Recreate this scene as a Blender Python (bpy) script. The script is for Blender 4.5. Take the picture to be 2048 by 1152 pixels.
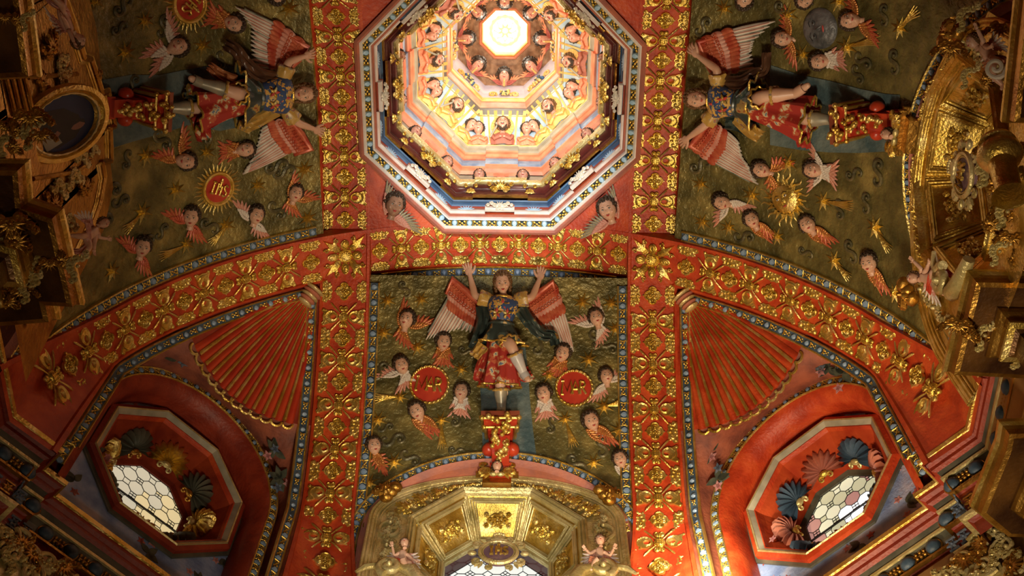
import bpy, math, random
import numpy as np
from mathutils import Vector, Matrix
sc = bpy.context.scene
for o in list(bpy.data.objects): bpy.data.objects.remove(o)
COL = sc.collection
rnd = random.Random(7)
PI = math.pi
# ---------------------------------------------------------------- camera
FPX = 2367.6
th, ro, ya = math.radians(25.359), math.radians(-1.501), math.radians(-.815)
CF = Vector((math.sin(ya)*math.sin(th), math.cos(ya)*math.sin(th), math.cos(th)))
_R = Vector((math.cos(ya), -math.sin(ya), 0)); _D = -_R.cross(CF)
CR = math.cos(ro)*_R + math.sin(ro)*_D; CD = -math.sin(ro)*_R + math.cos(ro)*_D
CAM = Vector((.154, -2.409, 0))
cd = bpy.data.cameras.new('camera'); cam = bpy.data.objects.new('camera', cd); COL.objects.link(cam)
cd.sensor_width = 36; cd.lens = FPX/2048*36; cd.clip_end = 100
cam.matrix_world = Matrix(((CR.x, -CD.x, -CF.x, CAM.x), (CR.y, -CD.y, -CF.y, CAM.y), (CR.z, -CD.z, -CF.z, CAM.z), (0, 0, 0, 1)))
sc.camera = cam
# ---------------------------------------------------------------- world, lights, exposure
w = bpy.data.worlds.new('world'); sc.world = w; w.use_nodes = True
w.node_tree.nodes['Background'].inputs[0].default_value = (.9, .95, 1, 1)
w.node_tree.nodes['Background'].inputs[1].default_value = .6
sc.view_settings.view_transform = 'Standard'; sc.view_settings.look = 'None'
sc.view_settings.gamma = 1; sc.view_settings.use_curve_mapping = False
sc.view_settings.exposure = 0.0
def light(name, kind, loc, energy, color, size=.1, target=None, spot=None, shape=None, sy=None):
    l = bpy.data.lights.new(name, kind); l.energy = energy; l.color = color
    if kind == 'AREA':
        l.size = size
        if sy: l.shape = 'RECTANGLE'; l.size_y = sy
    else: l.shadow_soft_size = size
    if spot: l.spot_size = math.radians(spot); l.spot_blend = .8
    o = bpy.data.objects.new(name, l); COL.objects.link(o); o.location = loc
    if target is not None:
        o.rotation_euler = (Vector(target)-Vector(loc)).to_track_quat('-Z', 'Y').to_euler()
    return o
# room lamps standing low in the chapel, a brighter lamp near the front right pier, lamps inside the lantern; window and ring spots are added brighteners
light('floor_lamp_light', 'SPOT', (.6, .5, .6), 720, (1, .80, .55), .25, (.85, 1.15, 8), 62)
light('room_fill_light', 'SPOT', (.3, 0, .2), 110, (1, .78, .52), .4, (0.2, .8, 8), 130)
light('right_lamp_light', 'SPOT', (1.35, 1.9, 4.3), 95, (1, .72, .42), .06, (1.6, 1.9, 8), 120)
light('left_lamp_light', 'SPOT', (.2, 1.6, 2.5), 60, (1, .74, .45), .10, (.8, 1.9, 8), 95)
light('pier_lamp_light', 'SPOT', (1.30, 2.10, 5.95), 45, (1, .86, .62), .05, (1.42, 2.65, 6.25), 120)
light('front_window_lamp_light', 'SPOT', (-.1, -.6, 2.0), 480, (1, .93, .78), .4, (0, 2.5, 6.3), 26)  # added spot to brighten the gilded front window, no real lamp
light('ring_lamp_light', 'SPOT', (.1, -2.1, 4.0), 1500, (1, .97, .92), .08, (0, .45, 8.35), 23)  # added spot from below to whiten the lantern ring, no real fixture
light('lantern_lamp_light', 'AREA', (0, 0, 8.75), 9, (1, .88, .68), .9, (0, 0, 12))
light('lantern_ledge_light', 'POINT', (.18, -.45, 8.7), 5, (1, .9, .72), .08)
light('lantern_down_light', 'AREA', (0, 0, 10.1), 4.5, (1, .92, .78), .35, (0, 0, 0))
# ---------------------------------------------------------------- materials
def srgb(c): return tuple((x/12.92 if x <= .04045 else ((x+.055)/1.055)**2.4) for x in c)
def mat(name, c1, c2=None, scale=8, rough=.5, metal=0, bump=0, bscale=30, c3=None, emit=0, contrast=(.35, .65), detail=4, spec=.5, r2=None):
    m = bpy.data.materials.new(name); m.use_nodes = True; nt = m.node_tree; N = nt.nodes; L = nt.links
    b = N['Principled BSDF']; b.inputs['Roughness'].default_value = rough; b.inputs['Metallic'].default_value = metal
    b.inputs['Specular IOR Level'].default_value = spec
    tc = N.new('ShaderNodeTexCoord'); co = tc.outputs['Object']
    b.inputs['Base Color'].default_value = (*c1, 1)
    if c2:
        n = N.new('ShaderNodeTexNoise'); n.inputs['Scale'].default_value = scale; n.inputs['Detail'].default_value = detail
        L.new(co, n.inputs['Vector'])
        r = N.new('ShaderNodeValToRGB'); r.color_ramp.elements[0].position = contrast[0]; r.color_ramp.elements[1].position = contrast[1]
        r.color_ramp.elements[0].color = (*c1, 1); r.color_ramp.elements[1].color = (*c2, 1)
        if c3:
            e = r.color_ramp.elements.new(.5*(contrast[0]+contrast[1])); e.color = (*c3, 1)
        L.new(n.outputs['Fac'], r.inputs['Fac']); L.new(r.outputs['Color'], b.inputs['Base Color'])
        if r2 is not None:
            mr = N.new('ShaderNodeMapRange'); mr.inputs['To Min'].default_value = rough; mr.inputs['To Max'].default_value = r2
            L.new(n.outputs['Fac'], mr.inputs['Value']); L.new(mr.outputs['Result'], b.inputs['Roughness'])
    if bump:
        n2 = N.new('ShaderNodeTexNoise'); n2.inputs['Scale'].default_value = bscale; n2.inputs['Detail'].default_value = 3
        L.new(co, n2.inputs['Vector'])
        bp = N.new('ShaderNodeBump'); bp.inputs['Strength'].default_value = min(1, bump); bp.inputs['Distance'].default_value = .02
        L.new(n2.outputs['Fac'], bp.inputs['Height']); L.new(bp.outputs['Normal'], b.inputs['Normal'])
    if emit:
        b.inputs['Emission Color'].default_value = (*c1, 1); b.inputs['Emission Strength'].default_value = emit
        if c2: L.new(r.outputs['Color'], b.inputs['Emission Color'])
    return m
def floral(name, ground, cols, scale=14, rough=.55):
    """painted flower cloth: voronoi blossoms over a ground colour"""
    m = bpy.data.materials.new(name); m.use_nodes = True; nt = m.node_tree; N = nt.nodes; L = nt.links
    b = N['Principled BSDF']; b.inputs['Roughness'].default_value = rough
    tc = N.new('ShaderNodeTexCoord'); v = N.new('ShaderNodeTexVoronoi'); v.inputs['Scale'].default_value = scale
    n = N.new('ShaderNodeTexNoise'); n.inputs['Scale'].default_value = scale*1.3
    L.new(tc.outputs['Object'], n.inputs['Vector'])
    mx = N.new('ShaderNodeMixRGB'); mx.inputs[0].default_value = .16; L.new(tc.outputs['Object'], mx.inputs[1]); L.new(n.outputs['Color'], mx.inputs[2])
    L.new(mx.outputs[0], v.inputs['Vector'])
    r = N.new('ShaderNodeValToRGB'); r.color_ramp.interpolation = 'CONSTANT'; els = r.color_ramp.elements
    els[0].position = 0; els[0].color = (*cols[0], 1); els[1].position = .16; els[1].color = (*cols[1], 1)
    e = els.new(.30); e.color = (*cols[2], 1); e = els.new(.42); e.color = (*ground, 1)
    L.new(v.outputs['Distance'], r.inputs['Fac']); L.new(r.outputs['Color'], b.inputs['Base Color'])
    return m
G = {}
G['gold'] = mat('gilded_wood', (.60, .40, .07), (.86, .68, .26), 9, .27, .88, .35, 60, c3=(.74, .52, .12), r2=.5)
G['goldp'] = mat('pale_gilding', (.52, .42, .15), (.80, .68, .34), 7, .30, .55, .35, 50, r2=.5)
G['goldd'] = mat('dark_gilding', (.30, .14, .02), (.56, .31, .06), 6, .28, .85, .3, 40, r2=.45)
G['goldb'] = mat('brown_gilt_wood', (.05, .018, .006), (.17, .075, .016), 4, .34, .45, .25, 40)
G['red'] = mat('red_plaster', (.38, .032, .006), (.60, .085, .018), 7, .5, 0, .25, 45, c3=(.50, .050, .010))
G['redd'] = mat('dark_red_plaster', (.20, .020, .008), (.34, .042, .015), 6, .5, 0, .25, 40)  # also stands in for the dimmer left corner's red
G['redg'] = mat('red_lacquer', (.42, .03, .015), (.55, .06, .02), 5, .3, 0, .1, 30)
G['splay'] = mat('matt_red_splay', (.20, .022, .008), (.34, .05, .015), 7, .8, 0, .2, 30, spec=.12)  # left splay: same red darkened, dimmer light put into the colour
G['splayr'] = mat('matt_orange_red_splay', (.34, .035, .010), (.48, .07, .018), 7, .8, 0, .2, 30, spec=.12)  # right splay: same red brightened, stronger light put into the colour
G['rose'] = mat('worn_rose_plaster', (.36, .13, .10), (.50, .16, .09), 9, .6, 0, .2, 50)
G['olive'] = mat('olive_gilt_ground', (.075, .066, .020), (.36, .28, .085), 5.5, .42, .35, .8, 26, c3=(.17, .14, .042), contrast=(.30, .72), detail=8)
G['cloud'] = mat('olive_cloud_relief', (.06, .058, .028), (.17, .14, .06), 9, .42, .3, .4, 30)
G['sea'] = mat('blue_green_strip', (.045, .085, .095), (.14, .18, .165), 7, .6, 0, .6, 25, detail=8)
G['blue'] = mat('blue_enamel', (.16, .26, .42), (.34, .45, .58), 12, .38, 0, .15, 40)
G['bluel'] = mat('light_blue_enamel', (.30, .52, .74), (.46, .66, .80), 10, .38)
G['slate'] = mat('slate_blue_paint', (.025, .05, .085), (.07, .12, .18), 8, .5, 0, .2, 30)
G['navy'] = mat('deep_blue_paint', (.02, .07, .17), (.05, .13, .25), 9, .5)
G['bluef'] = mat('blue_fresco', (.14, .22, .46), (.52, .54, .70), 5, .7, 0, .3, 40, c3=(.26, .36, .62), detail=7)
G['fresco'] = mat('flower_fresco_ground', (.17, .045, .028), (.36, .10, .05), 7, .65, 0, .3, 40, detail=7)
G['white'] = mat('white_moulding_paint', (.70, .66, .60), (.86, .84, .80), 10, .35)
G['maroon'] = mat('maroon_lacquer', (.055, .012, .010), (.11, .022, .018), 6, .18)
G['coral'] = mat('coral_paint', (.72, .20, .10), (.84, .34, .18), 10, .5)
G['orange'] = mat('orange_gold_paint', (.78, .42, .09), (.88, .60, .22), 12, .4, .25)
G['grey'] = mat('grey_olive_paint', (.30, .29, .22), (.50, .46, .34), 8, .5)
G['graydk'] = mat('dark_grey_green_paint', (.06, .065, .05), (.14, .13, .09), 8, .5)
G['lilac'] = mat('lilac_paint', (.42, .36, .42), (.62, .54, .55), 8, .6)
G['skyp'] = mat('pale_blue_paint', (.30, .44, .56), (.55, .60, .60), 7, .6)
G['mauve'] = mat('brown_fresco_cloud', (.25, .13, .07), (.48, .28, .16), 22, .6)
G['skin'] = mat('carved_skin', (.60, .34, .22), (.72, .45, .32), 6, .38)
G['skinb'] = mat('blushed_skin', (.58, .26, .17), (.72, .40, .28), 4, .38)
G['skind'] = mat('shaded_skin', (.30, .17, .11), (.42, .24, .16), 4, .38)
G['hair'] = mat('dark_hair', (.018, .010, .006), (.075, .045, .024), 20, .5)
G['hairb'] = mat('brown_hair', (.08, .035, .012), (.20, .10, .035), 20, .45)
G['lips'] = mat('red_lips', (.50, .06, .05)); G['eyew'] = mat('eye_white', (.62, .58, .52), rough=.25); G['iris'] = mat('dark_iris', (.015, .01, .008), rough=.2)
G['fred'] = mat('red_feather', (.42, .05, .025), (.62, .17, .08), 14, .4, .15)
G['fwhite'] = mat('white_feather', (.56, .48, .40), (.74, .68, .60), 10, .45)
G['fpink'] = mat('pink_feather', (.56, .20, .14), (.70, .40, .32), 10, .45)
G['fgold'] = mat('gilt_red_feather', (.42, .10, .03), (.68, .36, .10), 12, .32, .45)
G['fgreen'] = mat('green_grey_feather', (.10, .13, .11), (.30, .32, .26), 10, .5)
G['fgrey'] = mat('grey_gilt_feather', (.20, .22, .22), (.46, .38, .22), 14, .4, .3)
G['tunic'] = floral('blue_flower_brocade', (.035, .075, .19), [(.60, .16, .10), (.70, .46, .10), (.62, .36, .08)], 17)
G['redcl'] = floral('red_flower_brocade', (.38, .03, .02), [(.14, .20, .30), (.62, .50, .30), (.52, .12, .05)], 12)
G['grcl'] = floral('dark_green_brocade', (.035, .05, .045), [(.30, .06, .03), (.40, .26, .08), (.07, .10, .09)], 9, .3)
G['goldcl'] = floral('gold_brocade', (.50, .30, .07), [(.50, .10, .05), (.26, .20, .16), (.58, .40, .13)], 16, .35)
G['brcl'] = mat('brown_lined_cloth', (.05, .022, .014), (.15, .07, .035), 7, .28)
G['rust'] = mat('rust_cloth', (.34, .09, .03), (.50, .20, .08), 9, .45)
G['boot'] = mat('grey_green_boot', (.22, .22, .18), (.42, .36, .24), 9, .35, .2)
G['bootw'] = mat('pale_grey_boot', (.42, .42, .44), (.60, .58, .56), 9, .3)
G['wood'] = mat('red_brown_board', (.22, .045, .02), (.34, .10, .045), 5, .4)
G['lead'] = mat('lead_came', (.02, .02, .025), rough=.6)
G['paint'] = mat('dark_blue_canvas', (.012, .024, .085), (.02, .04, .12), 3, .5)
G['paper'] = mat('painted_paper', (.34, .33, .27)); G['face_p'] = mat('painted_flesh', (.26, .12, .08)); G['habit'] = mat('painted_black_habit', (.010, .010, .014))
G['leafg'] = mat('painted_leaf', (.035, .045, .035), (.10, .11, .07), 20, .7); G['petalp'] = mat('painted_pink_petal', (.45, .16, .16), (.60, .32, .32), 20, .7)
G['petalr'] = mat('painted_red_petal', (.36, .06, .05), (.50, .14, .10), 20, .7); G['petalb'] = mat('painted_blue_petal', (.05, .08, .14), (.16, .20, .26), 20, .7)
G['moon'] = mat('grey_silver_moon', (.07, .075, .08), (.20, .20, .21), 14, .45, .3, .3, 40)
G['medred'] = mat('medallion_red', (.42, .025, .012), (.52, .05, .02), 8, .4); G['medvio'] = mat('medallion_violet', (.12, .06, .10), (.22, .13, .16), 8, .4)
G['white_scroll'] = mat('silvery_white_scroll', (.62, .58, .46), (.80, .76, .66), 9, .3, .2)
G['stone'] = mat('floor_stone', (.16, .11, .07), (.26, .19, .12), 3, .5)
G['wallp'] = mat('gilded_lower_wall', (.16, .07, .02), (.42, .24, .07), 2.5, .5, .3, .4, 9)
def pane_mat(name, c, e):
    m = mat(name, c, rough=.25); b = m.node_tree.nodes['Principled BSDF']
    b.inputs['Emission Color'].default_value = (*c, 1); b.inputs['Emission Strength'].default_value = e
    return m
G['p_white'] = pane_mat('daylit_white_glass', (.80, .84, .80), .9)
G['p_hot'] = pane_mat('sunlit_glass', (1, .97, .80), 4.0)
G['p_amber'] = pane_mat('daylit_amber_glass', (.88, .70, .36), .78); G['p_amber2'] = pane_mat('daylit_pale_amber_glass', (.78, .70, .50), .70)
G['p_cream'] = pane_mat('daylit_cream_glass', (.86, .84, .58), .80); G['p_cream2'] = pane_mat('daylit_yellow_glass', (.70, .68, .42), .7)
G['p_pink'] = pane_mat('daylit_pink_glass', (.66, .34, .28), .6); G['p_sun'] = pane_mat('sunlit_cream_glass', (1, 1, .94), 1.6)
# ---------------------------------------------------------------- mesh tools
class MB:
    def __init__(s): s.v = []; s.f = []; s.m = []
    def add(s, vf, m=0, T=None):
        v, f = vf; n = len(s.v)
        if T is not None: v = [tuple(T @ Vector(p)) for p in v]
        s.v.extend([tuple(map(float, p)) for p in v]); s.f.extend([[i+n for i in q] for q in f]); s.m.extend([m]*len(f)); return s
    def mesh(s, name, mats, smooth=True):
        me = bpy.data.meshes.new(name); me.from_pydata(s.v, [], s.f)
        for k in mats: me.materials.append(G[k])
        if len(mats) > 1: me.polygons.foreach_set('material_index', s.m)
        if smooth:
            me.polygons.foreach_set('use_smooth', [True]*len(s.f)); 
            try: me.set_sharp_from_angle(angle=math.radians(48))
            except Exception: pass
        me.update(); return me
    def build(s, name, mats, parent=None, M=None, smooth=True):
        return obj(name, s.mesh(name, mats, smooth), parent, M)
def obj(name, me, parent=None, M=None):
    o = bpy.data.objects.new(name, me); COL.objects.link(o)
    if parent is not None: o.parent = parent
    if M is not None: o.matrix_local = M
    return o
def empty(name, M, label, cat, group=None):
    o = bpy.data.objects.new(name, None); COL.objects.link(o); o.matrix_world = M; o.empty_display_size = .05
    tag(o, label, cat, group); return o
def tag(o, label=None, cat=None, group=None, kind=None):
    if label: o['label'] = label
    if cat: o['category'] = cat
    if group: o['group'] = group
    if kind: o['kind'] = kind
    return o
def struct(o, label, cat='structure'): return tag(o, label, cat, None, 'structure')
def T3(x=0, y=0, z=0): return Matrix.Translation((x, y, z))
def RZ(a): return Matrix.Rotation(math.radians(a), 4, 'Z')
def RX(a): return Matrix.Rotation(math.radians(a), 4, 'X')
def RY(a): return Matrix.Rotation(math.radians(a), 4, 'Y')
def SC(x, y=None, z=None):
    if y is None: y = z = x
    return Matrix.Diagonal((x, y, z, 1))
def grid(P, cu=False, cv=False):
    P = np.asarray(P, float); nu, nv = P.shape[:2]; f = []
    for i in range(nu if cu else nu-1):
        for j in range(nv if cv else nv-1):
            a = i*nv+j; b = i*nv+(j+1) % nv; c = ((i+1) % nu)*nv+(j+1) % nv; d = ((i+1) % nu)*nv+j
            f.append([a, b, c, d])
    return P.reshape(-1, 3).tolist(), f
def flip(vf): return vf[0], [q[::-1] for q in vf[1]]
def ell(c=(0, 0, 0), r=(1, 1, 1), nu=10, nv=6, rot=None):
    if not hasattr(r, '__len__'): r = (r, r, r)
    v = [(0, 0, 1)]+[(math.sin(PI*j/nv)*math.cos(2*PI*i/nu), math.sin(PI*j/nv)*math.sin(2*PI*i/nu), math.cos(PI*j/nv)) for j in range(1, nv) for i in range(nu)]+[(0, 0, -1)]
    f = [[0, 1+i, 1+(i+1) % nu] for i in range(nu)]
    for j in range(nv-2):
        for i in range(nu):
            a = 1+j*nu; f.append([a+i, a+nu+i, a+nu+(i+1) % nu, a+(i+1) % nu])
    l = len(v)-1; a = 1+(nv-2)*nu; f += [[l, a+(i+1) % nu, a+i] for i in range(nu)]
    M = T3(*c) @ (rot if rot is not None else Matrix()) @ SC(*r)
    return [tuple(M @ Vector(p)) for p in v], f
def box(c, s, M=None):
    x, y, z = c; a, b, d = s[0]/2, s[1]/2, s[2]/2
    v = [(x+i*a, y+j*b, z+k*d) for k in (-1, 1) for j in (-1, 1) for i in (-1, 1)]
    if M is not None: v = [tuple(M @ Vector(p)) for p in v]
    return v, [[0, 2, 3, 1], [4, 5, 7, 6], [0, 1, 5, 4], [2, 6, 7, 3], [0, 4, 6, 2], [1, 3, 7, 5]]
def tube(pts, rad, n=6, sq=1.0):
    pts = [Vector(p) for p in pts]; N = len(pts)
    if not hasattr(rad, '__len__'): rad = [rad]*N
    P = []; prev = None
    for i, p in enumerate(pts):
        t = (pts[min(i+1, N-1)]-pts[max(i-1, 0)])
        t = t.normalized() if t.length > 1e-9 else Vector((0, 0, 1))
        if prev is None:
            up = Vector((0, 0, 1)) if abs(t.z) < .9 else Vector((1, 0, 0)); a = (up-t*up.dot(t)).normalized()
        else:
            a = prev-t*prev.dot(t); a = a.normalized() if a.length > 1e-6 else prev
        prev = a; b = t.cross(a)
        P.append([p+(a*math.cos(2*PI*k/n)*sq+b*math.sin(2*PI*k/n))*rad[i] for k in range(n)])
    v, f = grid(np.array([[tuple(q) for q in r] for r in P]), cv=True)
    f.append(list(range(n))[::-1]); f.append([(N-1)*n+k for k in range(n)])
    return v, f
def prism(o, z0, z1, ins=0.0):
    """outline (ccw 2D) extruded; top inset towards its centroid"""
    n = len(o); cx = sum(p[0] for p in o)/n; cy = sum(p[1] for p in o)/n
    k = 1-ins
    v = [(p[0], p[1], z0) for p in o]+[(p[0], p[1], z0+(z1-z0)*.6) for p in o]+[(cx+(p[0]-cx)*k, cy+(p[1]-cy)*k, z1) for p in o]
    f = []
    for r in (0, 1):
        for i in range(n): j = (i+1) % n; f.append([r*n+i, r*n+j, (r+1)*n+j, (r+1)*n+i])
    f.append([2*n+i for i in range(n)])
    return v, f
def dome(o, z0, z1):
    """outline with a ridge point: pillow-like lobe"""
    n = len(o); cx = sum(p[0] for p in o)/n; cy = sum(p[1] for p in o)/n
    v = [(p[0], p[1], z0) for p in o]+[(cx+(p[0]-cx)*.72, cy+(p[1]-cy)*.72, z0+(z1-z0)*.8) for p in o]+[(cx, cy, z1)]
    f = []
    for i in range(n): j = (i+1) % n; f.append([i, j, n+j, n+i]); f.append([n+i, n+j, 2*n])
    return v, f
def lathe(prof, n=16, M=None, a0=0, a1=2*PI):
    full = abs(a1-a0-2*PI) < 1e-6
    P = [[(r*math.cos(a0+(a1-a0)*k/n), r*math.sin(a0+(a1-a0)*k/n), z) for k in range(n if full else n+1)] for r, z in prof]
    v, f = grid(np.array(P), cv=full)
    if M is not None: v = [tuple(M @ Vector(p)) for p in v]
    return v, flip((v, f))[1]
def sweep(path, nrm, prof, closed=False):
    """profile points (a across, b out along normal) swept along a path"""
    path = [Vector(p) for p in path]; N = len(path); P = []
    for i, p in enumerate(path):
        if closed: t = (path[(i+1) % N]-path[i-1]).normalized()
        else: t = (path[min(i+1, N-1)]-path[max(i-1, 0)]).normalized()
        n = Vector(nrm[i]); n = (n-t*n.dot(t)).normalized(); s = n.cross(t)
        P.append([tuple(p+s*a+n*b) for a, b in prof])
    return grid(np.array(P), cu=closed)
def spiral(cx, cy, r0, r1, a0, turns, n=14, z=0):
    return [(cx+(r0+(r1-r0)*t)*math.cos(a0+turns*2*PI*t), cy+(r0+(r1-r0)*t)*math.sin(a0+turns*2*PI*t), z) for t in [i/(n-1) for i in range(n)]]
def leafo(L, W, tip=.5, n=5):
    """leaf outline along +X"""
    up = [(L*t, W*math.sin(PI*t**tip)) for t in [(i+.5)/n for i in range(n)]]
    return [(0, 0)]+[(x, -y) for x, y in up]+[(L, 0)]+up[::-1]
def feather(L, W, h, n=7, bend=0):
    """feather along +X, ridge up, round end"""
    P = []
    for i in range(n):
        t = i/(n-1); w = W*(.55+.45*math.sin(PI*min(1, t*1.1)))*(1 if t < .75 else math.sqrt(max(.02, 1-((t-.75)/.26)**2)))
        yb = bend*t*t*L; x = L*t
        P.append([(x, yb-w, 0), (x, yb-w*.55, h*.75), (x, yb, h), (x, yb+w*.55, h*.75), (x, yb+w, 0)])
    return flip(grid(np.array(P)))
def star_outline(n, R, r): return [((R if i % 2 == 0 else r)*math.cos(PI*i/n+PI/2), (R if i % 2 == 0 else r)*math.sin(PI*i/n+PI/2)) for i in range(2*n)]
def circ(r, n=16, cx=0, cy=0, ry=None): return [(cx+r*math.cos(2*PI*i/n), cy+(ry or r)*math.sin(2*PI*i/n)) for i in range(n)]
def ring(r, t, n=24, ry=None, m=5, z=0, wob=0):
    pts = [(r*math.cos(2*PI*i/n), (ry or r)*math.sin(2*PI*i/n), z) for i in range(n)]
    P = []
    for i, p in enumerate(pts):
        a = 2*PI*i/n; k = t*(1+(wob if i % 2 else -wob))
        P.append([(p[0]+k*math.cos(a)*math.cos(b), p[1]+k*math.sin(a)*math.cos(b), p[2]+k*math.sin(b)) for b in [2*PI*j/m for j in range(m)]])
    return flip(grid(np.array(P), cu=True, cv=True))
# ---------------------------------------------------------------- geometry of the vault
C0, R = 5.594, 2.667
def ray(px, py):
    d = CF+CR*((px-1024)/FPX)+CD*((py-576)/FPX); return d.normalized()
def hit_cyl(px, py, axis, r):
    d = ray(px, py); o = CAM-Vector((0, 0, C0)); i = 0 if axis == 'x' else 1
    a = d[i]**2+d.z**2; b = o[i]*d[i]+o.z*d.z; c = o[i]**2+o.z**2-r*r
    return CAM+d*((-b+math.sqrt(b*b-a*c))/a)
def hit_plane(px, py, p0, n):
    d = ray(px, py); n = Vector(n); return CAM+d*((Vector(p0)-CAM).dot(n)/d.dot(n))
RP = R+.05
def side(px, py, wall, off=0.0):
    """point on the front / left / right vault panel under a photo position"""
    return hit_cyl(px, py, 'y' if wall == 'S' else 'x', RP-off)
def nrm(P, wall):
    v = Vector((0, P.y, P.z-C0)) if wall == 'S' else Vector((P.x, 0, P.z-C0))
    return -v.normalized()
def frame(P, n, up):
    n = n.normalized(); y = (up-n*up.dot(n)).normalized(); x = y.cross(n)
    M = Matrix((x, y, n)).transposed().to_4x4(); M.translation = P; return M
def place(px, py, ux, uy, wall, off=0.0, s=1.0):
    """frame on a panel: origin below (px,py), Y pointing along the photo direction (ux,uy)"""
    P = side(px, py, wall, off); l = math.hypot(ux, uy); Q = side(px+ux/l*12, py+uy/l*12, wall, off)
    return frame(P, nrm(P, wall), Q-P) @ SC(s)
# ---------------------------------------------------------------- ribs
S2 = math.sqrt(2)
def rib_edges(ph):
    """ph in degrees (signed): inner, centre, outer points of the rib soffit (front rib, runs along x)"""
    a = abs(ph); sg = 1 if ph >= 0 else -1; r = math.radians(a)
    x = R*math.sin(r); z = C0+R*math.cos(r); t = max(0, (a-65)/25)
    yi = .955-.21*t**1.6; k = a/90
    yc = (yi+1.318)/2*(1-k**6)+1.105*k**6
    return Vector((sg*x, yi, z)), Vector((sg*x, yc, z)), Vector((sg*min(x, 2.442), 1.318, z))
def ribP(ph, s, off=0.0):
    i, c, o = rib_edges(ph); P = c.lerp(i, -s) if s < 0 else c.lerp(o, s)
    if off:
        P = P+rib_n(ph, s)*off
    return P
def rib_n(ph, s):
    e = .05
    a = ribP(min(89.9, ph+1), s)-ribP(max(-89.9, ph-1), s); s0, s1 = (s-e, s) if s > 0 else (s, s+e)
    b = ribP(ph, min(1, s0+e))-ribP(ph, max(-1, s0)) if abs(s) < .01 else ribP(ph, s1)-ribP(ph, s0)
    n = a.cross(b).normalized(); 
    ref = Vector((math.sin(math.radians(ph)), 0, math.cos(math.radians(ph))))
    return -n if n.dot(ref) > 0 else n
def rib_nc(ph): return (rib_n(ph, .3)+rib_n(ph, -.3)).normalized()
def rib_frame(ph, s, off, sx, sy):
    """local X along the rib, Y across, Z into the room"""
    n = rib_nc(ph); P = ribP(ph, s)+n*(off+.045*max(0, (abs(ph)-68)/15))
    t = (ribP(min(90, ph+.5), s)-ribP(max(-90, ph-.5), s)); t = (t-n*n.dot(t)).normalized(); y = n.cross(t)
    M = Matrix((t, y, n)).transposed().to_4x4(); M.translation = P
    return M @ SC(sx, sy, (sx+sy)/2)
def rib_w(ph):
    i, c, o = rib_edges(ph); return (c-i).length+(o-c).length
# --- rib ornaments (X along the rib, Y across)
def annulus(o, i, z0, z1):
    n = len(o); P = [[(p[0], p[1], z0) for p in o], [(p[0]*.93+q[0]*.07, p[1]*.93+q[1]*.07, z1) for p, q in zip(o, i)],
         [(p[0]*.55+q[0]*.45, p[1]*.55+q[1]*.45, z1*.72) for p, q in zip(o, i)], [(p[0]*.2+q[0]*.8, p[1]*.2+q[1]*.8, z1) for p, q in zip(o, i)], [(q[0], q[1], z0) for q in i]]
    return flip(grid(np.array(P), cv=True))
m = MB()
m.add(ell((0, 0, .006), (.030, .030, .020), 12, 6))
m.add(ring(.031, .005, 16, z=.008))
for a in (-1, 0, 1):
    m.add(box((a*.014, 0, .024), (.004, .044, .006))); m.add(box((0, a*.014, .0245), (.044, .004, .006)))
for sg in (-1, 1):
    Tm = SC(1, sg, 1)
    n = 20; o = []; i = []
    for k in range(n):
        a = 2*PI*k/n; o.append((.043*math.sin(a)*(1-.12*math.cos(a)), .088-.050*math.cos(a))); i.append((.011*math.sin(a)*(1+.3*math.cos(a)), .074-.017*math.cos(a)))
    v, f = annulus(o, i, -.002, .020); m.add((v, f if sg < 0 else [q[::-1] for q in f]), 0, Tm)
    horn = [(-.040, .098), (-.058, .152), (-.044, .166), (-.028, .150), (0, .156), (.028, .150), (.044, .166), (.058, .152), (.040, .098), (0, .128)]
    v, f = prism(horn, -.002, .015, .06); m.add((v, f[::-1] if sg < 0 else f), 0, Tm)
    for a in (-1, 1): m.add(ell((a*.047, sg*.150, .012), (.011, .013, .008), 8, 4))
    m.add(tube([(-.034, sg*.112, .018), (-.02, sg*.134, .02), (0, sg*.140, .02), (.02, sg*.134, .02), (.034, sg*.112, .018)], .0045, 5))
    # lobed tulip along the rib
    for b in (-1, 1):
        m.add(ell((sg*.052, b*.015, .008), (.020, .014, .014), 10, 5, RZ(sg*b*25))); m.add(ring(.013, .0035, 10, m=4), 0, T3(sg*.056, b*.017, .016))
    m.add(ell((sg*.050, 0, .012), (.022, .007, .014), 8, 4))
    for b in (-1, 1):
        m.add(tube([(sg*.024, b*.024, .012), (sg*.05, b*.052, .016), (sg*.082, b*.086, .013), (sg*.094, b*.098, .010)], [.0035, .0055, .0075, .003], 6))
FLOWER = m.mesh('gilded_flower', ['gold'])
m = MB()
n = 32; o = [((.046+.016*abs(math.cos(2*a))**.6*1.0)*math.cos(a), (.046+.016*abs(math.cos(2*a))**.6)*math.sin(a)) for a in [2*PI*k/n for k in range(n)]]
i = [(p[0]*.78, p[1]*.78) for p in o]
v, f = annulus(o, i, -.002, .016); m.add((v, f)); m.add(prism(i, -.002, .004))
for k in range(4):
    a = PI/2*k; m.add(ell((.030*math.cos(a), .030*math.sin(a), .008), (.012, .009, .010), 8, 4, RZ(math.degrees(a)))); m.add(ring(.014, .003, 10, m=4, z=.008), 0, T3(.030*math.cos(a), .030*math.sin(a), 0))
    a += PI/4; m.add(ell((.014*math.cos(a), .014*math.sin(a), .01), (.007, .007, .008), 7, 4))
m.add(ell((0, 0, .012), .008, 8, 4))
for b in (-1, 1): m.add(prism([(-.008, b*.058), (0, b*.074), (.008, b*.058)][::b], -.002, .012))
QUAT = m.mesh('gilded_quatrefoil', ['gold'])
m = MB(); r5 = random.Random(5)
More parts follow.
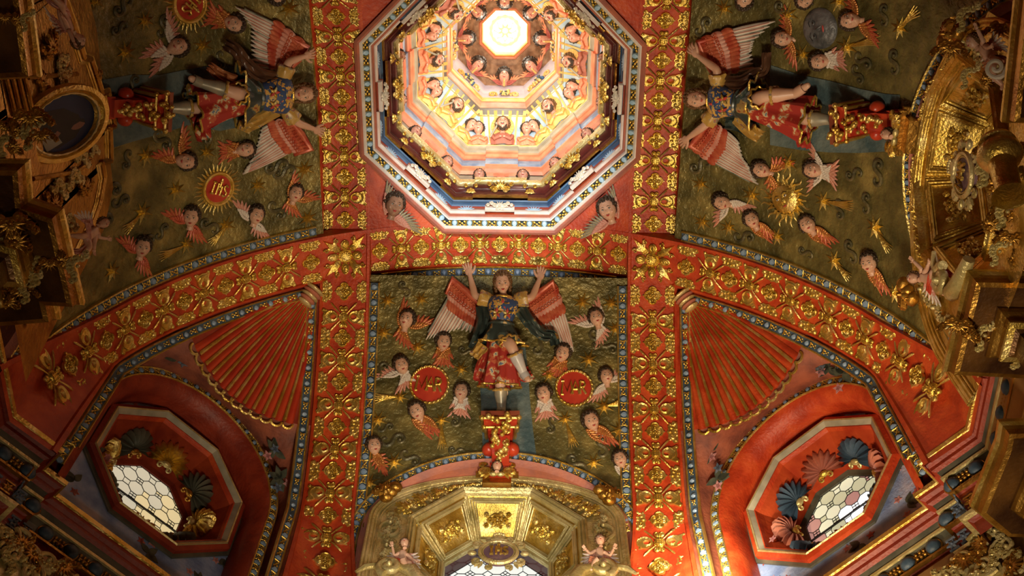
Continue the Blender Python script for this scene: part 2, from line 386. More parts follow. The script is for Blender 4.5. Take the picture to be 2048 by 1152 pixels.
m.add(prism([(-.075, .168), (-.085, .135), (-.060, .118), (-.048, .092), (-.02, .096), (0, .086), (.02, .096), (.048, .092), (.060, .118), (.085, .135), (.075, .168), (.04, .172), (0, .166), (-.04, .172)][::-1], -.002, .010, .05))
for b in (-1, 1):
    m.add(tube(spiral(b*.032, .126, .004, .024, PI/2, 1.1*b, 12, .013), [.003]*3+[.006]*6+[.004]*3, 5))
    m.add(ell((b*.062, .148, .010), (.018, .012, .009), 8, 4, RZ(b*40))); m.add(ell((b*.055, .112, .010), (.014, .009, .008), 8, 4, RZ(-b*40)))
    m.add(ell((b*.022, .158, .010), (.014, .009, .008), 8, 4))
m.add(ell((0, .110, .012), (.010, .016, .010), 8, 4)); m.add(ell((0, .148, .010), (.009, .013, .009), 8, 4)); 
SCROLL = m.mesh('gilded_leaf_scroll', ['gold'])
m = MB()
m.add(ell((0, 0, .01), (.042, .042, .026), 14, 6)); m.add(ring(.044, .007, 18, z=.008))
for a in (-2, -1, 0, 1, 2): m.add(box((a*.014, 0, .032), (.003, .066-abs(a)*.012, .006))); m.add(box((0, a*.014, .0325), (.066-abs(a)*.012, .003, .006)))
for k in range(8):
    a = 45*k; L = .17 if k % 2 else .125
    if k % 2 == 0:
        m.add(ell((.085, 0, .008), (.042, .032, .018), 10, 5), 0, RZ(a)); m.add(ring(.022, .005, 12, ry=.016, z=.02), 0, RZ(a) @ T3(.09, 0, 0))
    else:
        v, f = dome([(x+.045, y) for x, y in leafo(.165, .030)], -.002, .022); m.add((v, f), 0, RZ(a))
        for b in (-1, 1):
            m.add(tube(spiral(.13, b*.05, .003, .020, 0, b*1.1, 10, .014), .0055, 5), 0, RZ(a))
            v, f = dome(leafo(.075, .020), -.002, .018); m.add((v, f), 0, RZ(a) @ T3(.10, 0, 0) @ RZ(b*48))
STAR8 = m.mesh('gilded_crossing_rosette', ['gold'])
ribs = []
def build_rib(rot, no, label, lo, hi, orn=True):
    Mr = RZ(rot); prof = [(-1, -.10), (-1, .010), (-.90, .014), (-.86, 0), (0, 0), (.86, 0), (.90, .014), (1, .010), (1, -.10)]
    P = [[tuple(ribP(ph, s, off)) for s, off in prof] for ph in np.linspace(-90, 90, 73)]
    m = MB(); v, f = grid(np.array(P)); m.add((v, f))
    o = m.build('trim_%d' % no, ['red'], None, Mr, smooth=True); struct(o, label)
    if not orn: return o
    fl = [3.2, 9.56, 16.07, 35.1, 42.0, 49.3, 56.5, 63.8, 71.5, 80.2]; qf = [0, 6.38, 12.8, 19.6, 31.0, 38.5, 45.6, 52.9, 60.1, 67.6, 75.8]
    for sg in (-1, 1):
        for ph in fl:
            if not (lo <= sg*ph <= hi): continue
            k = rib_w(ph)/.37; obj('gilded_flower', FLOWER, o, rib_frame(sg*ph, 0, .001, (1.0 if ph < 28 else 1.12), min(k, 1.45)))
        for ph in qf:
            if not (lo <= sg*ph <= hi) or (ph == 0 and sg < 0): continue
            k = rib_w(ph)/.37; a = (1.0 if ph < 28 else 1.1)
            obj('gilded_quatrefoil', QUAT, o, rib_frame(sg*ph, 0, .001, a, 1+(k-1)*.5))
            for b in (-1, 1):
                obj('gilded_leaf_scroll', SCROLL, o, rib_frame(sg*ph, 0, .001, a*.92, min(k, 1.4)) @ (RZ(180) if b > 0 else Matrix()) @ RZ(0) if b < 0 else rib_frame(sg*ph, 0, .001, a*.92, min(k, 1.4)) @ RZ(180))
    return o
RIBF = build_rib(0, 1, 'red and gold arch rib crossing below the lantern, in front, ends at both corner piers', -86, 86)
RIBL = build_rib(90, 2, 'red and gold arch rib left of the lantern, running down to the lower edge', -20, 86)
RIBR = build_rib(-90, 3, 'red and gold arch rib right of the lantern, running down to the lower edge', -86, 20)
RIBB = build_rib(180, 4, 'red arch rib behind the lantern, above the picture', 0, 0, False); RIBB.location = (0, -.32, 0)
def star_at(sx, par):
    me = STAR8.copy(); me.name = 'gilded_crossing_rosette'
    for v in me.vertices:
        u, w_, h = v.co; x = sx*1.135+u; y = 1.135-w_
        z = C0+math.sqrt(R*R-max(abs(x), abs(y))**2)-h-.004; v.co = (x+ (-sx*.25*h), y-.25*h, z)
    me.flip_normals() if False else None
    o = obj('gilded_crossing_rosette', me, par); o.matrix_local = RZ(90*sx)
for sx, par in ((-1, RIBL), (1, RIBR)): star_at(sx, par)
# ---------------------------------------------------------------- egg-and-dart borders
m = MB()
v, f = dome([(0, .026), (-.018, .016), (-.022, 0), (-.012, -.018), (0, -.026), (.012, -.018), (.022, 0), (.018, .016)], 0, .024); m.add((v, f))
EGG = m.mesh('blue_egg', ['blue']); EGGL = m.mesh('light_blue_egg', ['bluel'])
m = MB()
for a, b in ((-.016, .010), (.016, .010), (-.012, -.012), (.014, -.010), (0, 0)): m.add(ell((a, b, .006), (.009, .008, .010), 6, 3))
for sg in (-1, 1): m.add(tube([(sg*.030, .022, .006), (sg*.024, 0, .012), (sg*.030, -.022, .006)], .0045, 4))
m.add(tube([(-.026, .014, .008), (.022, -.016, .010)], .0045, 4))
DART = m.mesh('gilded_dart', ['gold'])
def border(parent, path, nrms, spacing=.115, wd=.04, base='slate', line='gold', egg=None, dart=None, flipy=1, s=1.0, name='egg_border', closed=False):
    path = [Vector(p) for p in path]; nrms = [Vector(n).normalized() for n in nrms]
    m = MB(); m.add(flip(sweep(path, nrms, [(-wd, -.01), (-wd, .016), (-wd+.007, .022), (-wd+.014, .012)], closed)), 1)
    m.add(flip(sweep(path, nrms, [(-wd+.014, .012), (0, .004), (wd-.014, .012)], closed)), 0)
    m.add(flip(sweep(path, nrms, [(wd-.014, .012), (wd-.007, .022), (wd, .016), (wd, -.01)], closed)), 1)
    o = m.build(name, [base, line], parent, smooth=True)
    if closed: path = path+[path[0]]; nrms = nrms+[nrms[0]]
    L = [0]
    for i in range(1, len(path)): L.append(L[-1]+(path[i]-path[i-1]).length)
    n = max(2, round(L[-1]/spacing)); sp = L[-1]/n
    for k in range(2*n):
        d = (k+.5)*sp/2; i = max(j for j in range(len(L)-1) if L[j] <= d); t = (d-L[i])/max(1e-9, L[i+1]-L[i])
        P = path[i].lerp(path[i+1], t); nn = nrms[i].lerp(nrms[i+1], t).normalized(); tg = (path[i+1]-path[i]).normalized()
        y = nn.cross(tg)*flipy; x = y.cross(nn)
        M = Matrix((x, y, nn)).transposed().to_4x4(); M.translation = P+nn*.004
        q = sp/.115*s
        if k % 2 == 0: obj('blue_egg', egg or EGG, o, M @ SC(q, s*1.0, 1))
        else: obj('gilded_dart', dart or DART, o, M @ SC(q, s*1.0, 1))
    return o
# ---------------------------------------------------------------- vault panels (front, left, right)
AE, BE, ZE = .975, .54, 6.51      # elliptical head of the wall arch
ARCHP = {'S': (.975, .54, 6.51), 'W': (1.10, 1.10, 5.60), 'E': (1.10, 1.10, 5.60)}
def arch_z(x): return ZE+BE*math.sqrt(max(0, 1-(x/AE)**2))
def bulge(x, ph):
    top = C0+math.sqrt(max(0, R*R-x*x))-.02; base = C0+RP*math.cos(math.radians(28.2))
    return max(0, top-base)*math.exp(-((ph-28.2)/1.3)**2) if abs(x) < .965 else 0
def panel(rot, label, n_full=True, cx=0.0, ze=None, xl=-.965, xh=.965):
    Mr = RZ(rot); m = MB(); nx, nv = 48, 28; P = []
    for x in np.linspace(xl, xh, nx+1):
        xx = max(-AE, min(AE, (x-cx))); z1 = arch_z(xx)+(ze or 0)
        p1 = math.acos(min(1, (z1-C0)/RP)); row = []
        for t in np.linspace(0, 1, nv+1):
            ph = math.radians(28.2)*(1-t)+p1*t; row.append((x, RP*math.sin(ph), C0+RP*math.cos(ph)))
        P.append(row)
    m.add(flip(grid(np.array(P)))); o = m.build('ceiling', ['olive'], None, Mr); struct(o, label); return o
def cylpt(x, ph, off=0): a = math.radians(ph); return Vector((x, (RP-off)*math.sin(a), C0+(RP-off)*math.cos(a)))
def cyln(ph): a = math.radians(ph); return Vector((0, -math.sin(a), -math.cos(a)))
PAN = {}
for key, rot, cx, lab in (('S', 0, .02, 'olive and gold vault panel in front, above the lit window, with the standing angel'),
                          ('W', 90, -.25, 'olive and gold vault panel on the left with a sideways angel'),
                          ('E', -90, .25, 'olive and gold vault panel on the right with a sideways angel and sun and moon')):
    ZO = 0; AE, BE, ZE = ARCHP[key]; XL = -1.30 if key == 'W' else -.965; XH = 1.30 if key == 'E' else .965; o = panel(rot, lab, True, cx, ZO, XL, XH); PAN[key] = o
    for sg in (-1, 1):
        phs = np.linspace(29.5, 69 if key == 'S' else 86, 34)
        xb = (XH if sg > 0 else -XL)-.045; border(o, [cylpt(sg*xb, p, .012) for p in phs], [cyln(p) for p in phs], flipy=sg, name='long_egg_border')
    xs = np.linspace(max(-1.1, XL+.085), min(1.1, XH-.085), 24)
    border(o, [Vector((x, 1.352, C0+math.sqrt(R*R-x*x)-.045)) for x in xs], [Vector((0, -.75, -1)) for _ in xs], name='upper_egg_border')
    # border round the wall arch and its reveal
    pts = []; ns = []
    for a in np.linspace(3, 177, 60):
        x = cx-(AE-.01)*math.cos(math.radians(a)); z = ZE+ZO+(BE+.01)*math.sin(math.radians(a)); 
        y = math.sqrt(max(0, (RP-.02)**2-(z-C0)**2)); pts.append((x, y, z))
        ph = math.atan2(y, z-C0); ns.append((0, -math.sin(ph)*.8, -math.cos(ph)*1.0))
    # jambs
    if key != 'S': pre = post = []
    else:
      pre = [(cx-AE, math.sqrt((RP-.02)**2-(z-C0)**2), z) for z in np.linspace(5.7, ZE+ZO-.06, 6)]
      post = [(2*cx-p[0], p[1], p[2]) for p in pre[::-1]]
    path = pre+pts+post; nn = [(0, -1, -.15)]*len(pre)+ns+[(0, -1, -.15)]*len(post)
    border(o, path, nn, spacing=.10, name='arch_egg_border', flipy=-1)
    m = MB(); pass
    rows = []
    for k, p in enumerate(path):
        p = Vector(p); c = Vector((cx, p.y, ZE+ZO)) if p.z > ZE+ZO else Vector((cx, p.y, p.z)); d = (c-p); d = d.normalized() if d.length else d
        q = p+d*.045; rows.append([tuple(q+Vector((0, -.02, 0))), tuple(q+d*.012+Vector((0, 0, 0))), tuple(q+d*.035+Vector((0, .02, 0))), tuple(q+d*.04+Vector((0, .45, .12)))])
    m.add(grid(np.array(rows))); m.build('red_arch_reveal', ['rose'], o)
# ---------------------------------------------------------------- corner squinches with shell, lunette arch and octagonal window
def W3(d, s, z, sd):       # diagonal wall coordinates -> world; sd -1 left, +1 right (front corners)
    return Vector((sd*(d+s)/S2, (d-s)/S2, z))
ARC_D, ARC_S, ARC_R, ARC_Z = 2.84, .03, .70, 6.58
def edgepts(phs):   # outer rib edge in (d, s, z)
    out = []
    for ph in phs:
        o = rib_edges(ph)[2]; out.append(((o.x+o.y)/S2, (o.x-o.y)/S2, o.z+.03))
    return out
def mirror_s(p): return (p[0], -p[1], p[2])
MID = (2.60, 0, 7.07)
def fanrow(v, us):
    ph = 30+23*v; e = edgepts([ph])[0]; c = (e[0], 0, e[2]); rows = []
    for u in us:
        k = (1-u*u)*v*v
        rows.append((e[0]+(MID[0]-2.44)*k*.9, e[1]*u, e[2]+(MID[2]-7.2)*k))
    return rows
def archc(t, r=ARC_R, d=ARC_D):   # t 0..1 from far-left jamb base over the top
    Lj = ARC_Z-5.66; La = PI*r; tot = 2*Lj+La; q = t*tot
    if q < Lj: return (d, r+ARC_S, 5.66+q)
    if q > Lj+La: return (d, -r+ARC_S, 5.66+(tot-q))
    a = (q-Lj)/r; return (d, ARC_S+r*math.cos(a), ARC_Z+r*math.sin(a))
corner = {}
for sd, nm in ((-1, 'left'), (1, 'right')):
    m = MB(); fl = (lambda vf: vf) if sd > 0 else flip
    us = np.linspace(-1, 1, 121); P = []
    nf = 12
    for v in np.linspace(0, 1, 26):
        row = []
        for (d, s, z), u in zip(fanrow(v, us), us):
            w_ = max(0, 1-((abs(u)-.80)/.08)**2) if abs(u) > .80 else 1
            row.append(tuple(W3(d, s, z, sd)))
        P.append(row)
    m.add(fl(grid(np.array(P))))
    root = m.build('ceiling', ['redd' if sd < 0 else 'red'], None); struct(root, 'red corner squinch with a fluted shell, %s of the front angel' % nm); corner[sd] = root  # left corner in darker red: its weaker light is put into the colour
    # flutes : red hollows and gilt ridges, each its own piece
    for k in range(12):
        u0 = -.80+1.6*k/12; u1 = -.80+1.6*(k+1)/12; um = (u0+u1)/2
        for kind in ('hollow', 'ridge'):
            ua, ub = (u0+.010, u1-.038) if kind == 'hollow' else (u1-.038, u1+.010)
            if kind == 'ridge' and k == 11: continue
            P = []; vs = np.linspace(.04, 1, 16); ln = 1.0 if kind == 'hollow' else .985
            for v in vs:
                r_ = []
                vv = v*ln; q = fanrow(vv, np.linspace(ua, ub, 7))
                for j, (d, s, z) in enumerate(q):
                    b = math.sin(PI*j/6); sq = math.sqrt(max(0, 1-((v-.93)/.075)**2)) if v > .93 else 1
                    if kind == 'hollow':
                        h = .012-.040*b*v*sq+ .004
                    else: h = .012+.018*b*min(1, v*2)*sq
                    if kind == 'hollow': h = .006+.030*b*v*sq
                    else: h = .004+.012*b*v+.014*v
                    mid = fanrow(vv, [um])[0]
                    n_ = Vector((-.25, 0, -1)).normalized(); r_.append(tuple(W3(d+n_.x*h, s*(1 if 1 else sq), z+n_.z*h, sd)))
                P.append(r_)
            mm = MB(); mm.add(fl(grid(np.array(P))))
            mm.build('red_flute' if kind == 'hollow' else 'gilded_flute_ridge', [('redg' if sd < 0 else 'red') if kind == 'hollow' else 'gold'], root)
    # scalloped gilt end of the shell
    for k in range(12):
        um = -.80+1.6*(k+.5)/12; d, s, z = fanrow(1, [um])[0]; rr = .047*(1-.25*abs(um))
        e2 = fanrow(1, [um+.05])[0]; tx = (W3(*e2, sd)-W3(d, s, z, sd)).normalized(); dn = (W3(d, s, z, sd)-W3(*fanrow(.8, [um])[0], sd)).normalized()
        P0 = W3(d, s, z, sd)+Vector((0, 0, -.016)); pts = [P0+tx*rr*math.cos(a)+dn*rr*.9*math.sin(a) for a in np.linspace(0, PI, 9)]
        mm = MB(); mm.add(tube(pts, .010, 5)); mm.build('gilded_shell_scallop', ['gold'], root)
    # knob at the apex
    A = W3(*fanrow(.0, [0])[0], sd); B = W3(*fanrow(.32, [0])[0], sd); ax = (B-A).normalized()
    for k in range(5):
        c = A+ax*(.055+.030*k)+Vector((0, 0, -.03)); Mk = c.to_track_quat('Z', 'Y').to_matrix().to_4x4(); Mk = ax.to_track_quat('Z', 'Y').to_matrix().to_4x4(); Mk.translation = c
        mm = MB(); mm.add(ell((0, 0, 0), (.085-.006*k, .062-.004*k, .022), 14, 6)); obj('shell_knob_coil', mm.mesh('shell_knob_coil', ['goldp' if k % 2 == 0 else 'rose']), root, Mk)
    # spandrel between shell, rib edges and window arch
    n1, n2 = 16, 22; up = edgepts(np.linspace(88, 53, n1)); up = up+[p for p in fanrow(1, np.linspace(1, -1, n2))][1:-1]+[mirror_s(p) for p in edgepts(np.linspace(53, 88, n1))]
    N = len(up); P = []
    for i, p in enumerate(up):
        q = archc(i/(N-1), ARC_R+.05); P.append([tuple(W3(*[p[j]*(1-t)+q[j]*t for j in range(3)], sd)) for t in np.linspace(0, 1, 8)])
    mm = MB(); mm.add(fl(grid(np.array(P)))); sp = mm.build('spandrel', ['fresco'], root)
    # egg borders along both rib edges
    for mir in (False, True):
        phs = np.linspace(33, 86, 36); pp = []; nn = []
        for ph in phs:
            o = rib_edges(ph)[2]; d, s, z = (o.x+o.y)/S2, (o.x-o.y)/S2, o.z; s2 = s-.055 if s > .06 else s*.2; d2 = d+.03
            if mir: s2 = -s2
            pp.append(W3(d2, s2, z+.0, sd)); nn.append(W3(-.6-.5*(ph > 70), 0, -1 if ph < 70 else -.3, sd))
        border(root, pp, nn, spacing=.115, name='shell_egg_border', flipy=1 if (mir == (sd > 0)) else -1)
    # arch egg border, red reveal, blue fresco wall
    ts = np.linspace(.02, .98, 60); border(root, [W3(*archc(t, ARC_R+.005), sd)+W3(-.02, 0, 0, sd) for t in ts], [W3(-1, 0, 0, sd) for t in ts], spacing=.098, wd=.036, name='window_arch_egg_border', flipy=sd)
    P = []
    for t in np.linspace(0, 1, 64):
        P.append([tuple(W3(*archc(t, r_, d_), sd)) for r_, d_ in ((ARC_R-.03, ARC_D-.03), (ARC_R-.05, ARC_D-.02), (ARC_R-.09, ARC_D+.03), (ARC_R-.10, ARC_D+.10), (ARC_R-.095, 3.16))])
    mm = MB(); mm.add(fl(grid(np.array(P)))); mm.build('red_arch_reveal', ['redd' if sd < 0 else 'red'], root)  # left reveal darkened in colour for the dimmer side
    # blue wall with an octagonal opening
    n = 64; OZ, OA = 6.53, .50; OS = .03
    def octp(a, ap):  # octagon boundary by angle
        k = (a+PI/8) % (PI/4)-PI/8; r_ = ap/math.cos(k); return r_*math.cos(a), r_*math.sin(a)
    P = []
    for k in range(n):
        a = 2*PI*k/n; x, y = octp(a, OA)
        # outer: arch outline by angle
        r_ = 2.0; dx, dy = math.cos(a), math.sin(a); best = 9
        if abs(dx) > 1e-6: best = min(best, (ARC_R-.06)/abs(dx))
        if dy < 0: best = min(best, (5.60-OZ)/dy)
        if dy > 0:
            b_ = -dy*(ARC_Z-OZ); cc_ = (ARC_Z-OZ)**2-(ARC_R-.06)**2; rr = -b_+math.sqrt(max(0, b_*b_-cc_)) if b_*b_-cc_ > 0 else 9
            best = min(best, rr) if OZ+dy*best > ARC_Z else best
        best = max(best, math.hypot(x, y)+.01)
        P.append([tuple(W3(3.04, OS+x*(1-t)+dx*best*t, OZ+y*(1-t)+dy*best*t, sd)) for t in (0, .5, 1)])
    mm = MB(); mm.add(fl(grid(np.array(P), cu=True))); mm.build('blue_fresco_wall', ['bluef'], root)
# ---------------------------------------------------------------- octagonal windows of the corner walls
def clip_poly(poly, clip):
    out = list(poly)
    for i in range(len(clip)):
        a = clip[i]; b = clip[(i+1) % len(clip)]; inp = out; out = []
        f = lambda p: (b[0]-a[0])*(p[1]-a[1])-(b[1]-a[1])*(p[0]-a[0])
        for j in range(len(inp)):
            p, q = inp[j], inp[(j+1) % len(inp)]; fp, fq = f(p), f(q)
            if fp >= 0: out.append(p)
            if (fp >= 0) != (fq >= 0): t = fp/(fp-fq); out.append((p[0]+(q[0]-p[0])*t, p[1]+(q[1]-p[1])*t))
        if len(out) < 3: return []
    return out
def area(p): return abs(sum(p[i][0]*p[(i+1) % len(p)][1]-p[(i+1) % len(p)][0]*p[i][1] for i in range(len(p))))/2
def oct_(ap, cx=0, cy=0): r = ap/math.cos(PI/8); return [(cx+r*math.cos(PI/8+k*PI/4), cy+r*math.sin(PI/8+k*PI/4)) for k in range(8)]
def leaded(root, clip, p, M, pick, diag=True):
    """octagons and small squares in lead cames; each pane its own part"""
    R_ = max(math.hypot(*c) for c in clip); n = int(R_/p)+2; polys = []
    a = p/2*.62     # half side of axis edges
    h = p/2*.80
    for i in range(-n, n+1):
        for j in range(-n, n+1):
            cx, cy = i*p, j*p
            g = .5*p; t = .20*p
            polys.append([(cx+g, cy-t), (cx+g, cy+t), (cx+t, cy+g), (cx-t, cy+g), (cx-g, cy+t), (cx-g, cy-t), (cx-t, cy-g), (cx+t, cy-g)])
            q = .30*p; ccx, ccy = cx+.5*p, cy+.5*p
            if (i+j) % 2 == 0:
                polys.append([(ccx+q, ccy), (ccx, ccy+q), (ccx-q, ccy), (ccx, ccy-q)])
            else:
                for u, v_ in ((q/2, 0), (-q/2, 0), (0, q/2), (0, -q/2)):
                    polys.append([(ccx+u+q/2, ccy+v_), (ccx+u, ccy+v_+q/2), (ccx+u-q/2, ccy+v_), (ccx+u, ccy+v_-q/2)])
    rot = lambda P: [(x*math.cos(.785)-y*math.sin(.785), x*math.sin(.785)+y*math.cos(.785)) for x, y in P] if diag else P
    segs = MB(); seen = set(); r = random.Random(3)
    for P in polys:
        Q = clip_poly(rot(P), clip)
        if len(Q) < 3 or area(Q) < 2e-5: continue
        mm = MB(); mm.add((([(x, y, 0) for x, y in Q]), [list(range(len(Q)))])); mm.build('glass_pane', [pick(r, sum(x for x, y in Q)/len(Q), sum(y for x, y in Q)/len(Q))], root, M, smooth=False)
        for k in range(len(Q)):
            u, v_ = Q[k], Q[(k+1) % len(Q)]; key = tuple(sorted([(round(u[0], 3), round(u[1], 3)), (round(v_[0], 3), round(v_[1], 3))]))
            if key in seen: continue
            seen.add(key); L = math.hypot(v_[0]-u[0], v_[1]-u[1])
            if L < .004: continue
            segs.add(box((0, 0, .002), (L, .0032, .005)), 0, T3((u[0]+v_[0])/2, (u[1]+v_[1])/2, 0) @ Matrix.Rotation(math.atan2(v_[1]-u[1], v_[0]-u[0]), 4, 'Z'))
    segs.build('lead_cames', ['lead'], root, M, smooth=False)
def shell_mesh(name, cols):
    m = MB(); n = 11; P = []
    for i in range(45):
        a = math.radians(-22+224*i/44); fr = abs(math.cos(PI*(i/44)*n)); row = []
        for t in (0, .25, .5, .75, .92, 1.0):
            r_ = .105*t*(1+.10*math.cos(2*PI*(i/44)*n)*(t > .9)) ; z = .028*math.sin(PI*min(1, t*.9))+.014*t*math.cos(2*PI*(i/44)*n)+.012
            row.append((r_*math.cos(a)*.98, r_*math.sin(a)*.95, z if t < 1 else z-.02))
        P.append(row)
    m.add(flip(grid(np.array(P))), 0)
    for sg in (-1, 1): m.add(tube(spiral(sg*.026, -.030, .003, .018, PI/2, sg*1.2, 12, .035), .006, 5), 1)
    m.add(ell((0, -.012, .03), (.028, .018, .014), 8, 5), 1)
    return m.mesh(name, cols)
SH = [shell_mesh('carved_shell', c) for c in (['gold', 'goldp'], ['graydk', 'goldd'], ['rose', 'gold'], ['slate', 'goldp'])]
def octring(root, name, rows, mat_, T, fl=False):
    P = []
    for ap, z in rows: P.append([(x, y, z) for x, y in oct_(ap)])
    v, f = grid(np.array(P), cv=True); m = MB(); m.add((v, f if fl else [q[::-1] for q in f])); return m.build(name, [mat_], root, T, smooth=False)
for sd, nm in ((-1, 'left'), (1, 'right')):
    # local frame: X to the viewer's right, Y up, Z into the room
    zin = W3(-1, 0, 0, sd); up = Vector((0, 0, 1)); xr = up.cross(zin)
    M = Matrix((xr, up, zin)).transposed().to_4x4(); M.translation = W3(3.04, .03, 6.53, sd)
    w_ = bpy.data.objects.new('window_%d' % (1 if sd < 0 else 2), None); COL.objects.link(w_); w_.matrix_world = M
    struct(w_, 'octagonal leaded window in the %s corner wall with carved shells on its splay' % nm)
    octring(w_, 'outer_frame', [(.60, 0), (.60, .015), (.575, .02)], 'graydk', Matrix())
    octring(w_, 'red_frame_moulding', [(.578, -.01), (.575, .05), (.545, .062)], 'redd' if sd < 0 else 'red', Matrix())  # darker red on the left paints in the weaker light there
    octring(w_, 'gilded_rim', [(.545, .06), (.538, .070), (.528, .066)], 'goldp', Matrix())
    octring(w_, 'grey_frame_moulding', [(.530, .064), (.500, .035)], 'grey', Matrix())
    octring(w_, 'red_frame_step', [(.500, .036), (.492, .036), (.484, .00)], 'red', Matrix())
    octring(w_, 'red_splay', [(.484, .002), (.47, -.03), (.335, -.235)], 'splay' if sd < 0 else 'splayr', Matrix())  # dim and lit copies of one splay red
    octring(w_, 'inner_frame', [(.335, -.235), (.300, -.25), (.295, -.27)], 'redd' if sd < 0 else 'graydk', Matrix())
    octring(w_, 'outer_frame_back', [(.60, 0), (.50, -.02)], 'graydk', Matrix(), True)
    GM = T3(0, 0, -.262)
    if sd < 0: pick = lambda r, x, y: 'p_amber' if x-y*.4+r.uniform(-.1, .1) > .02 else 'p_amber2'
    else:
        def pick(r, x, y):
            if (abs(x-.11) < .035 and abs(y-.10) < .03) or x < -.23 or (x > .17 and y > .12 and r.random() < .7): return 'p_pink'
            if x > -.02+y*.2 and y < .08: return 'p_sun'
            return 'p_cream' if r.random() < .6 else 'p_cream2'
    leaded(w_, oct_(.298), .115, GM, pick)
    mm = MB(); mm.add(box((0, -.05, .012), (.62, .008, .012))); mm.build('iron_bar', ['lead'], w_, GM, smooth=False)
    # shells on the eight splay faces
    for k in range(8):
        a = k*PI/4; ap0, z0, ap1, z1 = .455, -.05, .345, -.22; c = Vector(((ap0+ap1)/2*math.cos(a), (ap0+ap1)/2*math.sin(a), (z0+z1)/2))
        outw = Vector(((ap0-ap1)*math.cos(a), (ap0-ap1)*math.sin(a), z0-z1)).normalized(); tg = Vector((-math.sin(a), math.cos(a), 0)); n = tg.cross(outw); n = n if n.dot(Vector((math.cos(a), math.sin(a), 0))) < 0 else -n
        kind = (0 if k % 2 == 0 else 1) if sd < 0 else (2 if k % 2 == 0 else 3)
        Mf = frame(c+n*.008-outw*.03, n, outw) @ SC(1.36); mo = w_.children
        o = obj('carved_shell', SH[kind], w_, Mf)
    for sg in (-1, 1):      # jamb blocks behind the stepped ledge
        m = MB(); s0, s1 = .03*0+sg*.655, sg*.86; q_ = [W3(d_, s_, z_, sd) for z_ in (5.62, 5.95) for d_, s_ in ((2.875, s0), (2.875, s1), (3.3, s1), (3.3, s0))]
        m.add(([tuple(v_) for v_ in q_], [[0, 1, 5, 4], [1, 2, 6, 5], [2, 3, 7, 6], [3, 0, 4, 7], [4, 5, 6, 7], [0, 3, 2, 1]])); m.build('jamb_block', ['redd'], corner[sd], smooth=False)
    # painted sprigs on the blue fresco: flat painted leaves and petals in low relief
    r = random.Random(11+sd)
    spr = [(-.52, -.55), (-.50, -.20), (.48, -.62), (.60, -.30), (-.12, .66), (.30, .62), (.55, .42), (-.45, .55), (.10, -.68)]
    for (x, y) in spr:
        mm = MB()
        for k in range(4):
            a = r.uniform(0, 360); v, f = prism(leafo(.085, .024, .7), .001, .004); mm.add((v, f), 0, T3(x, y, 0) @ RZ(a))
        for k in range(3):
            a = r.uniform(0, 2*PI); cx, cy = x+.09*math.cos(a), y+.09*math.sin(a)
            for q in range(5): v, f = prism(leafo(.032, .010), .001, .004); mm.add((v, f), 1 if k else 2, T3(cx, cy, 0) @ RZ(72*q+a*57))
        mm.build('painted_flower_sprig', ['leafg', 'petalp', 'petalr'], w_, Matrix(), smooth=False)
    # sprigs on the spandrels
    for (px, py, hd) in (((352, 720, 0), (545, 905, 0), (556, 960, 0), (330, 705, 0)) if sd < 0 else ((1662, 738, 0), (1425, 905, 0), (1440, 960, 0), (1690, 750, 0))):
        P = hit_plane(px, py, W3(2.735, 0, 7, sd), W3(1, 0, .3, sd)); n = W3(-1, 0, -.45, sd).normalized(); mm = MB()
        for k in range(5): v, f = prism(leafo(.10, .026, .7), 0, .004); mm.add((v, f), 0, RZ(r.uniform(0, 360)))
        for k in range(2):
            cx, cy = r.uniform(-.08, .08), r.uniform(-.08, .08)
            for q in range(5): v, f = prism(leafo(.042, .013), .001, .006); mm.add((v, f), 1+k, T3(cx, cy, 0) @ RZ(72*q))
        o = mm.build('painted_flower_sprig', ['leafg', 'petalp', 'petalb'], corner[sd], frame(P+n*.03, n, Vector((0, 0, 1))), smooth=False)
# ---------------------------------------------------------------- entablatures under the corner walls
def msweep(poly, prof):
    """mitred sweep of (offset towards room, z) along a plan polyline; room lies on the left of the path"""
    n = len(poly); P = []
    for i in range(n):
        def nr(a, b): d = (Vector(b)-Vector(a)).normalized(); return Vector((-d.y, d.x))
        if i == 0: mv = nr(poly[0], poly[1])
        elif i == n-1: mv = nr(poly[-2], poly[-1])
        else:
            a, b = nr(poly[i-1], poly[i]), nr(poly[i], poly[i+1]); k = 1+a.dot(b); mv = (a+b)/max(.2, k)
        P.append([(poly[i][0]+mv.x*o, poly[i][1]+mv.y*o, z) for o, z in prof])
    return grid(np.array(P))
ENT = [('gilded_fillet', 'gold', [(-.02, 5.675), (.012, 5.672), (.012, 5.640), (0, 5.636)]), ('red_cyma', 'redd', [(0, 5.636), (-.004, 5.615), (-.025, 5.60), (-.026, 5.575), (-.045, 5.56)]),
       ('dark_cavetto', 'graydk', [(-.045, 5.56), (-.055, 5.53), (-.060, 5.51)]), ('gilded_fillet', 'goldp', [(-.060, 5.512), (-.045, 5.508), (-.047, 5.490), (-.06, 5.488)]),
       ('egg_channel', 'graydk', [(-.06, 5.488), (-.075, 5.45), (-.075, 5.39), (-.06, 5.37)]), ('gilded_fillet', 'goldd', [(-.06, 5.37), (-.045, 5.366), (-.047, 5.352), (-.07, 5.35)]),
       ('red_frieze', 'redd', [(-.07, 5.35), (-.08, 5.34), (-.08, 5.16), (-.06, 5.15)]), ('gilded_fillet', 'goldp', [(-.06, 5.15), (-.03, 5.145), (-.033, 5.125), (-.06, 5.12)]),
       ('red_architrave', 'redd', [(-.06, 5.12), (-.08, 5.10), (-.08, 5.0)])]
m = MB(); v, f = ell((0, 0, .012), (.048, .036, .034), 12, 7); m.add((v, f)); EGGB = m.mesh('large_blue_egg', ['slate'])
